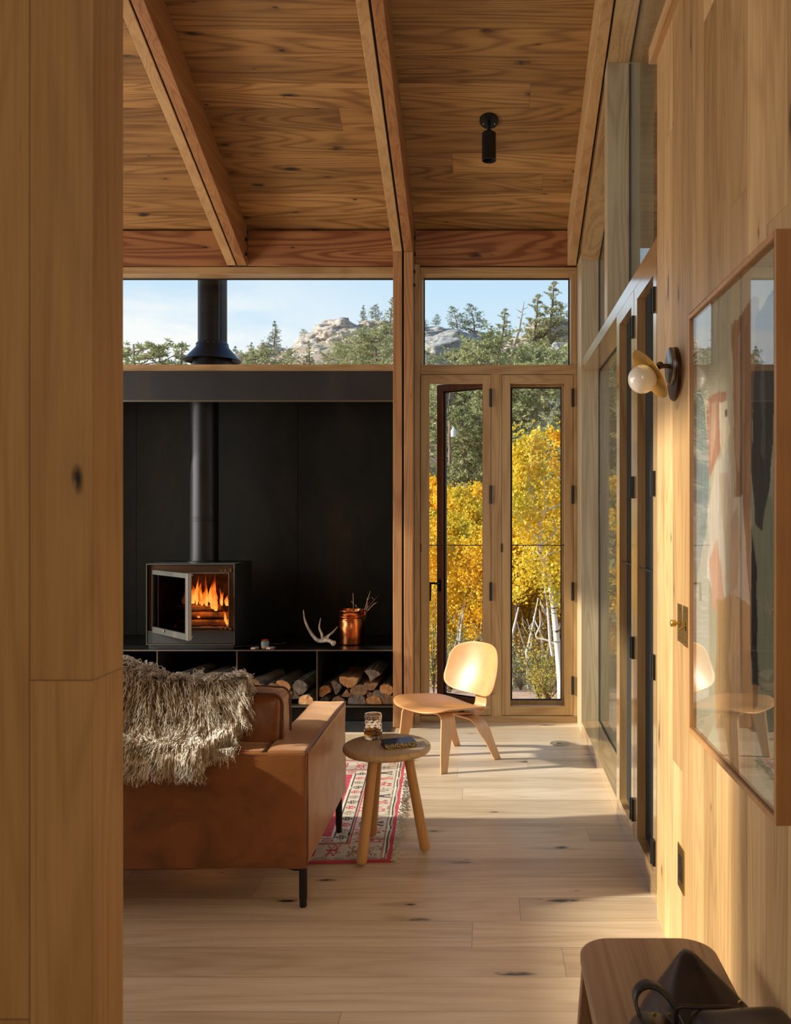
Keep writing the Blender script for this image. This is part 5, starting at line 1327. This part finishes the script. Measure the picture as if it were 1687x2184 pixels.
def quad_leaf(V, F, p, size, rr, aspect=1.0, d=None):
    a = Vector((rr.gauss(0,1), rr.gauss(0,1), rr.gauss(0,1))).normalized() if d is None else d
    b = a.cross(Vector((rr.gauss(0,1), rr.gauss(0,1), rr.gauss(0,1)))).normalized()
    n0 = len(V); V += [tuple(p-a*size*.5), tuple(p+b*size*.5*aspect), tuple(p+a*size*.5), tuple(p-b*size*.5*aspect)]; F.append((n0, n0+1, n0+2, n0+3))
def pine_mesh(seed, h, wid, dens=1.0, lean=.0, flat=False, bare=.12, leafs=1.0):
    rr = random.Random(seed); tr = MB(); V = []; F = []
    tp = []
    for k in range(9):
        t = k/8; tp.append(Vector((lean*h*t*t+.02*h*math.sin(t*5+seed), .02*h*math.cos(t*4+seed), h*t*.97)))
    tr.tube(tp, [h*.024*(1-.86*k/8) for k in range(9)], 7)
    def tpos(t): s = t*8; i = min(int(s), 7); return tp[i].lerp(tp[i+1], s-i)
    lev = int(22*dens)
    for l in range(lev):
        t = bare+(1-bare)*((l+rr.random()*.6)/lev)
        if t > 1: t = 1
        for b in range(rr.choice((3, 4, 5))):
            env = (1-t)**.75*(.35+.65*min(1, (t-bare)/.25+.45)) if not flat else (math.sin(math.pi*min(1, .25+t*.72))**.7)
            L = wid*h*(env+.06)*rr.uniform(.55, 1.1); az = rr.random()*6.283; up = rr.uniform(-.12, .38)
            d = Vector((math.cos(az), math.sin(az), up)).normalized(); p0 = tpos(t); p1 = p0+d*L*.6; p2 = p0+d*L+Vector((0, 0, L*.18))
            if rr.random() < .6: tr.tube([p0, p1, p2], [h*.0045, h*.003, h*.0014], 3, cap=False)
            nc = max(2, int(L/(.055*h)*2.4))
            for c in range(nc):
                s = .35+.65*(c+rr.random())/nc; pc = p0.lerp(p2, s)+Vector((rr.gauss(0, 1), rr.gauss(0, 1), rr.gauss(0, .6)))*L*.11
                for q in range(int(12*leafs)):
                    nd_ = Vector((rr.gauss(0, 1), rr.gauss(0, 1), rr.gauss(.5, .8))).normalized(); quad_leaf(V, F, pc+nd_*h*.012, h*.028*rr.uniform(.6, 1.2), rr, .26, nd_)
    return tr, (V, F)
def mk_tree(name, label, cat, trunk, leaf, mt, ml, loc, rz=0, s=1, group=None):
    t = thing(name, label, cat, (0, 0, 0), 0, group)
    obj('trunk', trunk, mt, t, smooth=True, local=True)
    me = D.meshes.new('foliage'); me.from_pydata(leaf[0], [], leaf[1]); me.materials.append(ml); o = D.objects.new('foliage', me); COL.objects.link(o); o.parent = t
    t.location = loc; t.rotation_euler = (0, 0, rz); t.scale = (s, s, s); return t
protos = {}
def pine(kind, px, ybase, Y, hpx, label, group='pines on the rocky ridge', sx=1.0, rz=None, hz=None):
    """stands on the hill; hpx is its height in picture pixels"""
    X = (px-1040)*Y/1850; gz_ = ground_z(X, Y)-.1 if hz is None else hz
    zt = CAMZ+(1097-ybase+hpx)*Y/1850   # top
    h = max(.8, zt-gz_)
    if kind not in protos:
        sd_, hh, w_, dn, ln, fl_, br, ml = PK[kind]; tr, lf = pine_mesh(sd_, hh, w_, dn, ln, fl_, br); protos[kind] = mk_tree('pine_tree', label, 'tree', tr, lf, M['ptrunk'], M[ml], (X, Y, gz_), 0, h/hh, group); t = protos[kind]; protos[kind+'_h'] = hh
    else:
        t = copy_tree(protos[kind]); t['label'] = label; t['group'] = group
        for k_ in (): pass
    sc = h/protos[kind+'_h']; t.location = (X, Y, gz_); t.scale = (sc*sx, sc*sx, sc); t.rotation_euler = (0, 0, rz if rz is not None else (px*.37) % 6.28)
    return t
PK = {'cone': (1, 6, .24, 1.0, 0, False, .10, 'needle2'), 'bushy': (2, 5, .34, 1.0, .0, True, .12, 'needle'), 'wind': (3, 5, .26, .75, .12, True, .38, 'needle2'), 'loose': (4, 6, .24, .9, .03, False, .22, 'needle'), 'wide': (5, 5, .42, 1.1, .0, True, .08, 'needle')}
T = [('wind',977,710,57,58,'small wind-shaped pine standing alone on the bare rock, left of a twin',1.1),('wind',1012,712,57,64,'leaning pine just right of the small lone pine on the rock',1.2),
 ('loose',1070,735,54,82,'rounded pine in the middle of the right transom window',1.5),('cone',1048,740,55,48,'dark conical pine below the rounded one in the right transom',1.6),
 ('loose',1138,740,52,120,'tall slim pine left of the tallest one at the right of the transom',1.3),('loose',1172,730,52,138,'tallest pine, at the right end of the right transom window',1.25),('bushy',1196,725,53,75,'short pine on the far right of the transom beside the tallest one',1.2),
 ('cone',585,738,60,56,'dark conical pine standing alone left of the big rocks',1.3),('bushy',648,742,60,40,'low bushy pine on the left shoulder of the big rocks',1.3),
 ('cone',775,705,58,56,'narrow pine on top of the big rock outcrop',1.1),('wind',802,705,58,60,'bent pine on the outcrop, left of the window edge',1.1),('loose',834,720,56,90,'pine cut by the right edge of the long window',1.3),
 ('cone',501,752,62,16,'tiny distant pine top beside the chimney flashing',1.5),('cone',536,748,62,20,'tiny dark pine left of the lone conical pine',1.3),
 ('bushy',283,830,40,106,'bushy pine at the far left edge of the long window',1.3),('cone',343,830,42,100,'pointed pine left of the chimney pipe',1.2),('loose',376,830,42,115,'taller loose pine next to the chimney pipe',1.0),('loose',398,830,45,86,'pine half hidden behind the chimney pipe',1.0),
 ('wind',906,715,58,42,'small pine at the left edge of the right transom window',1.2),('wind',930,700,60,30,'tiny twisted pine on the bare grey rock',1.2)]
for k, px, yb, Y, hp_, lab, sx in T: pine(k, px, yb, Y, hp_, lab, sx=sx)
# broad pines below the ridge
rr = random.Random(21)
S = [('wide',575,800,48,62),('wide',620,805,50,60),('bushy',545,805,47,58),('wide',735,800,48,75),('wide',770,795,46,90),('bushy',800,800,44,95),('loose',655,810,50,85),('wide',825,790,47,100),('bushy',700,810,49,60),
 ('bushy',908,800,46,55),('wide',985,805,44,62),('wide',1025,805,43,78),('wide',1062,800,42,92),('bushy',1102,800,45,58),('wide',1140,800,44,72),('wide',1172,810,42,70),('bushy',1208,810,44,62),
 ('wide',960,930,38,135),('loose',990,985,36,130),('wide',1110,930,37,130),('wide',1150,900,38,130),('wide',1165,1000,35,110),('loose',1000,890,39,120),('wide',1215,860,40,110),('wide',1290,900,40,200),('wide',1340,920,38,220)]
for k, px, yb, Y, hp_ in S:
    up = yb < 830
    pl_ = 'the long window over the stove' if px < 850 else ('the right transom window' if up else ('the open left door' if px < 1042 else ('the closed right door' if px < 1215 else 'the side windows only')))
    kd = {'wide': 'broad', 'bushy': 'round bushy', 'loose': 'loose upright'}[k]
    pine(k, px+rr.uniform(-5, 5), yb, Y, hp_, kd+(' pine below the rocky ridge, seen through ' if up else ' pine on the slope behind the aspens, seen through ')+pl_, ('pines below the ridge seen through ' if up else 'pines behind the aspens seen through ')+pl_, sx=1.1 if up else 1.2)
# leaning dead snag
X0 = Vector(P3(1090,760,50)); X1 = Vector(P3(1118,642,50))
sn = MB().tube([X0-Vector((.6,0,2.5)), X0, X0.lerp(X1,.5)+Vector((.1,0,0)), X1], [.16,.13,.08,.02], 6)
rr = random.Random(4)
for k in range(12):
    p = X0.lerp(X1, rr.random()*.9); sn.tube([p, p+Vector((rr.uniform(-.5,.5), rr.uniform(-.3,.3), rr.uniform(.05,.4)))], [.025,.006], 4)
tag(obj('dead_tree', sn, M['deadwood'], smooth=True), 'leaning bare dead tree trunk left of the tall pines in the right transom', 'tree')
for (X, Y, h) in ((3.5,14.5,8.5),(4.9,19,10),(6.4,24,11.5)):  # dark pines added to cover the bright sky in the side windows
    t = copy_tree(protos['cone']); t.location = (X, Y, ground_z(X, Y)-.1); k_ = h/protos['cone_h']; t.scale = (k_*1.1, k_*1.1, k_); t['label'] = 'added tall dark pine covering the bright sky behind the side windows'; t['group'] = 'tall pines added beyond the side windows'
# rocks
M['rock'] = noisy('granite', (.33,.28,.24), (.58,.51,.44), 1.3, .95, (1,1,2.6), 8, .12)
M['rockg'] = noisy('grey_granite', (.26,.26,.26), (.44,.43,.41), 1.5, .95, (1,1,2.4), 8, .12)
for k_ in ('rock', 'rockg'):
    g = G(M[k_]); t_ = g.n('ShaderNodeTexCoord'); mpk = g.n('ShaderNodeMapping'); mpk.inputs['Scale'].default_value = (1.6, 1.6, 5); g.L(t_.outputs['Object'], mpk.inputs[0])
    vk = g.n('ShaderNodeTexVoronoi', feature='DISTANCE_TO_EDGE'); vk.inputs['Scale'].default_value = 1.6
    nk = g.n('ShaderNodeMix', data_type='VECTOR'); nn_ = g.n('ShaderNodeTexNoise'); nn_.inputs['Scale'].default_value = 3; g.L(mpk.outputs[0], nn_.inputs[0]); nk.inputs[0].default_value = .25
    g.L(mpk.outputs[0], nk.inputs[4]); g.L(nn_.outputs['Color'], nk.inputs[5]); g.L(nk.outputs[1], vk.inputs['Vector'])
    old = g.b.inputs['Base Color'].links[0].from_socket
    g.L(g.mix(g.math('MULTIPLY', g.math('SUBTRACT', 1, g.smooth(vk.outputs['Distance'], .0, .07)), .75), old, (.09,.075,.065)), g.b.inputs['Base Color'])
def rock_mesh(seed, sub=5):
    bm = bmesh.new(); bmesh.ops.create_icosphere(bm, subdivisions=sub, radius=1)
    for v in bm.verts:
        p = v.co.copy(); o_ = Vector((seed*3.1, 0, 0))
        k = 1+.35*noise.noise(p*1.3+o_)+.16*noise.noise(p*3.2+o_)+.08*noise.noise(p*7+o_)+.05*noise.noise(p*15+o_)-.10*max(0, .5-abs(noise.noise(p*2.6+o_*2))*6)
        lay = .07*abs(math.sin(p.z*9+3*noise.noise(p*1.5+o_)))-.05; v.co = p*(k+lay)
        if v.co.z > .75: v.co.z = .75+(v.co.z-.75)*.3
    me = D.meshes.new('rock_outcrop'); bm.to_mesh(me); bm.free()
    for p in me.polygons: p.use_smooth = True
    return me
rmesh = [rock_mesh(s) for s in (1, 2, 3, 4)]
RK = [(600,762,60,36,16,'rock','low tan rock left of the main outcrop'),(548,766,61,26,14,'rock','small tan boulder beside the chimney flashing'),(520,768,61,22,12,'rock','leftmost tan boulder on the ridge'),(566,741,60,16,8,'rock','flat balanced stone on the ridge left of the lone pine'),
 (680,745,58,46,30,'rock','sloping left shoulder of the big tan outcrop'),(722,718,58,50,26,'rock','domed top of the big tan outcrop'),(755,740,57,50,30,'rock','middle block of the big tan outcrop'),(700,765,56,52,18,'rock','lower ledge of the big tan outcrop'),(805,712,58,50,18,'rock','right-hand top slab of the big outcrop'),(640,765,58,30,16,'rock','small ledge at the foot of the outcrop'),
 (935,722,58,66,16,'rockg','long grey slab on the ridge in the right transom'),(960,755,55,70,36,'rockg','large grey rock face below the slab'),(1020,726,58,36,14,'rockg','grey slab under the leaning pine'),(1185,718,54,56,26,'rock','pale sunlit rock at the right of the transom'),(1130,745,54,50,20,'rock','pale rock among the pines under the tall trees'),(1205,760,50,40,24,'rockg','grey rock at the lower right of the transom'),
 (1190,880,38,36,30,'rockg','dark grey rock on the slope seen through the right door'),(925,870,40,40,30,'rock','pinkish rock on the slope seen through the left door')]
for i, (px, py, Y, rx, rz_, mt_, lab) in enumerate(RK):
    me = rmesh[i % 4].copy() if mt_ == 'rockg' else rmesh[i % 4]
    if not me.materials: me.materials.append(M[mt_])
    elif mt_ == 'rockg': me.materials.clear(); me.materials.append(M[mt_])
    o = D.objects.new('rock_outcrop', me); COL.objects.link(o); s = Y/1850
    if mt_ == 'rock': me.materials[0] = M['rock']
    o.location = P3(px, py, Y); o.scale = (rx*s, rx*s*1.1, rz_*s*1.35); o.rotation_euler = (.06*math.sin(i*2.1), .10*math.sin(i*1.3)-.05, i*1.3); tag(o, lab, 'rock', 'rocks on the ridge')
# utility pole with white transformer
po_ = thing('utility_pole', 'slim wooden utility pole on the slope seen through the open door', 'pole', P3(959, 960, 34))
obj('pole', MB().tube([P3(959,990,34), P3(959,898,34)], [.06,.05], 8), M['ptrunk'], po_)
obj('transformer', MB().lathe([(.0, 0), (.11, .0), (.11, .26), (.07, .30), (.03, .40), (0, .42)], P3(967, 932, 34), 14), M['white'], po_)

# ---- aspens
def aspen_mesh(seed, h, wid, nleaf, ls, clear=.2, hero=None, lean=0):
    rr = random.Random(seed); tr = MB(); V = []; F = []; tips = []
    if hero: tp = [Vector(p) for p in hero]
    else: tp = [Vector((lean*h*t+.02*h*math.sin(t*6+seed), .02*h*math.cos(t*5+seed), h*t)) for t in [k/8 for k in range(9)]]
    n_ = len(tp)-1
    tr.tube(tp, [h*.0165*(1-.85*(k/n_)**.9) for k in range(n_+1)], 10 if hero else 6)
    def tpos(t): s = t*n_; i = min(int(s), n_-1); return tp[i].lerp(tp[i+1], s-i)
    nb = 26 if hero else 20
    for b in range(nb):
        t = clear+(1-clear)*(b+rr.random())/nb; p0 = tpos(t); env = math.sin(math.pi*min(1, .16+.84*(t-clear)/(1-clear)*.97))**.75+.08
        L = wid*h*env*rr.uniform(.6, 1.1); az = rr.random()*6.283; d = Vector((math.cos(az), math.sin(az), rr.uniform(.35, 1.1))).normalized()
        p1 = p0+d*L*.5; p2 = p0+d*L+Vector((0,0,.1*L)); tr.tube([p0, p1, p2], [h*.0045, h*.003, h*.0012], 4, cap=False); tips.append((p0, p2, L))
    tips.append((tpos(.85), tpos(1), h*.12))
    for q in range(nleaf):
        p0, p2, L = tips[rr.randrange(len(tips))]; s = rr.uniform(.25, 1.08); p = p0.lerp(p2, s)+Vector((rr.gauss(0,1), rr.gauss(0,1), rr.gauss(0,1)))*L*.20
        quad_leaf(V, F, p, ls*rr.uniform(.7, 1.25), rr, .9)
    return tr, (V, F)
AP = []
for i, (sd_, ln, mlf) in enumerate(((1,0,'gold'),(2,.03,'gold2'),(3,-.03,'gold'))):
    tr, lf = aspen_mesh(sd_, 5.0, .24, 6200, .085, .16, lean=ln)
    AP.append(mk_tree('aspen_tree', 'yellow aspen in the dense golden grove outside the narrow doors', 'tree', tr, lf, M['gbark'], M[mlf], (0,0,0), 0, 1, 'aspens in the golden grove'))
rr = random.Random(77); used = set()
for row, (Y, n_, topy) in enumerate(((18.6, 13, 1140), (20.8, 13, 1105), (23.5, 13, 1075), (26.5, 14, 1050), (29.5, 14, 1035))):
    for k in range(n_):
        px = 870+(k+rr.random()*.8)*400/n_*1.15
        y_ = Y+rr.uniform(-.8, .8); X = (px-1040)*y_/1850; gz_ = ground_z(X, y_)-.05
        top = CAMZ+(1097-(topy+rr.uniform(-18, 28)))*y_/1850; h = top-gz_; i = rr.randrange(3) if row < 2 else rr.choice((0, 2, 0, 1))
        if i not in used: t = AP[i]; used.add(i)
        else: t = copy_tree(AP[i])
        t.location = (X, y_, gz_); t.scale = (h/5*1.05, h/5*1.05, h/5); t.rotation_euler = (0, 0, rr.random()*6.28)
        side = 'the open left door' if px < 1042 else ('the closed right door' if px < 1215 else 'the side windows only')
        rowl = ['front row', 'second row', 'middle', 'rear', 'last row'][row]
        t['label'] = ['golden', 'green-gold', 'golden'][i]+' aspen in the '+rowl+' of the grove, seen through '+side; t['group'] = rowl+' aspens seen through '+side
# a few further aspens to the right, seen only through the side windows
for (X, Y, h) in ((4.5,15,5.2),(6.5,17,5.5),(5.2,11,4.6),(8,13,5),(3.6,18.5,5),(7.4,20,5.5),(2.9,15.6,4.6)):
    t = copy_tree(AP[0]); t.location = (X, Y, ground_z(X, Y)-.05); t.scale = (h/5,)*3; t.rotation_euler = (0, 0, X); t['label'] = 'yellow aspen to the right, seen only through the side windows'; t['group'] = 'aspens beyond the side windows'
# the near white-trunked aspen
Yh = 12.0
hp_ = [P3(1198,1520,Yh), P3(1196,1450,Yh), P3(1189,1380,Yh), P3(1181,1300,Yh), P3(1172,1235,Yh+.1), P3(1155,1180,Yh+.1), P3(1150,1120,Yh+.1), P3(1135,1040,Yh), P3(1128,945,Yh)]
b0 = Vector(hp_[0]); hero = [Vector(p)-b0 for p in hp_]
tr, lf = aspen_mesh(9, 3.75, .21, 5200, .052, .36, hero)
def LP(px, py, Y=Yh): return Vector(P3(px, py, Y))-b0
for br, rd in (([(1172,1235),(1152,1218),(1140,1190),(1132,1150)], [.035,.028,.02,.008]), ([(1183,1310),(1178,1345),(1183,1330)], [.01,.01,.004]), ([(1190,1376),(1165,1365),(1143,1358),(1152,1332),(1150,1300)], [.028,.022,.018,.014,.006]),
    ([(1186,1350),(1196,1330),(1198,1300)], [.024,.018,.006]), ([(1150,1120),(1165,1080),(1160,1020)], [.022,.014,.005]), ([(1160,1190),(1178,1160),(1182,1110)], [.018,.012,.005]), ([(1178,1400),(1172,1360),(1168,1300),(1160,1240)], [.03,.028,.022,.01])):
    P_, R_ = smooth_path([tuple(LP(a, b)) for a, b in br], [q_*.6 for q_ in rd], 4); tr.tube(P_, R_, 7)
rr = random.Random(8); V, F = lf
def clumpleaf(cx, cy, sx_, sy_, n_, Y=Yh):
    for q in range(n_):
        p = LP(cx+rr.gauss(0, sx_), cy+rr.gauss(0, sy_), Y+rr.gauss(0, .25)); quad_leaf(V, F, p, .05*rr.uniform(.7, 1.2), rr, .9)
for c in ((1105,985,12,30,420),(1128,960,7,14,120),(1095,1040,14,30,420),(1130,1030,22,26,420),(1112,1210,16,24,260),(1100,1262,14,14,180),(1195,1160,8,30,160)): clumpleaf(*c)
hero_t = mk_tree('aspen_tree', 'nearest slender white-trunked aspen, seen through the right narrow door', 'tree', tr, (V, F), M['abark'], M['gold2'], tuple(b0))
# second near aspen whose crown just enters at the right
tr, lf = aspen_mesh(31, 4.3, .12, 2600, .055, .3)
mk_tree('aspen_tree', 'slim yellow aspen whose tip shows at the right edge of the right door', 'tree', tr, lf, M['gbark'], M['gold'], (P3(1212,0,12.6)[0], 12.6, ground_z(1.2,12.6)), 0, .93)
# pale trunks inside the grove
rr = random.Random(15)
for k in range(26):
    px = rr.uniform(905, 1230); Y = rr.uniform(16.8, 18.6); X = (px-1040)*Y/1850; z = ground_z(X, Y); h = rr.uniform(1.35, 1.9); r = rr.uniform(.016, .034)
    m_ = MB().tube([(X, Y, z), (X+rr.uniform(-.06,.06), Y, z+h*.4), (X+rr.uniform(-.15,.15), Y, z+h*.75), (X+rr.uniform(-.25,.25), Y, z+h)], [r, r*.9, r*.75, r*.4], 7)
    for q in range(2):
        zz = rr.uniform(.55, .95)*h; s_ = rr.choice((-1, 1)); m_.tube([(X, Y, z+zz), (X+s_*.09, Y, z+zz+.14), (X+s_*.13, Y, z+zz+.34)], [r*.3, r*.2, r*.08], 4)
    o = obj('aspen_sapling', m_, M['abark'] if k % 3 == 0 else M['gbark'], smooth=True); tag(o, 'slim pale aspen stem at the front of the golden grove', 'tree', 'aspen stems at the grove edge')
# shrubs
def shrub(px, Y, h, w, n_, ls, seed, label, mt='shrubleaf'):
    rr = random.Random(seed); X = (px-1040)*Y/1850; z = ground_z(X, Y); st_ = MB(); V = []; F = []
    for k in range(12):
        d = Vector((rr.gauss(0, w*.4), rr.gauss(0, w*.4), h*rr.uniform(.6, 1))); st_.tube([(0,0,0), tuple(d*.5+Vector((0,0,.05))), tuple(d)], [.012,.008,.003], 4, cap=False)
        for q in range(n_//12):
            t = rr.uniform(.2, 1.05); quad_leaf(V, F, d*t+Vector((rr.gauss(0,1), rr.gauss(0,1), rr.gauss(0,1)))*w*.16, ls*rr.uniform(.7, 1.3), rr, .8)
    return mk_tree('shrub', label, 'shrub', st_, (V, F), M['twig'], M[mt], (X, Y, z), 0, 1)
shrub(1150, 12.7, 1.05, .42, 1100, .034, 1, 'green and yellow shrub at the foot of the white-trunked aspen')
shrub(1168, 12.4, .60, .40, 700, .032, 2, 'low leafy shrub at the lower right of the right narrow door')
shrub(1110, 16.2, .9, .8, 700, .05, 3, 'low grey-green brush at the edge of the dirt, seen through the right door', 'needle')
shrub(960, 16.0, 1.1, .9, 800, .05, 4, 'low green brush seen through the open left door', 'needle')
shrub(925, 15.5, 1.9, .6, 900, .05, 5, 'tall yellow-green shrub at the left edge of the open door')
shrub(1060, 16.6, 1.0, .9, 700, .05, 6, 'brush hidden behind the chair back and middle mullion', 'needle')
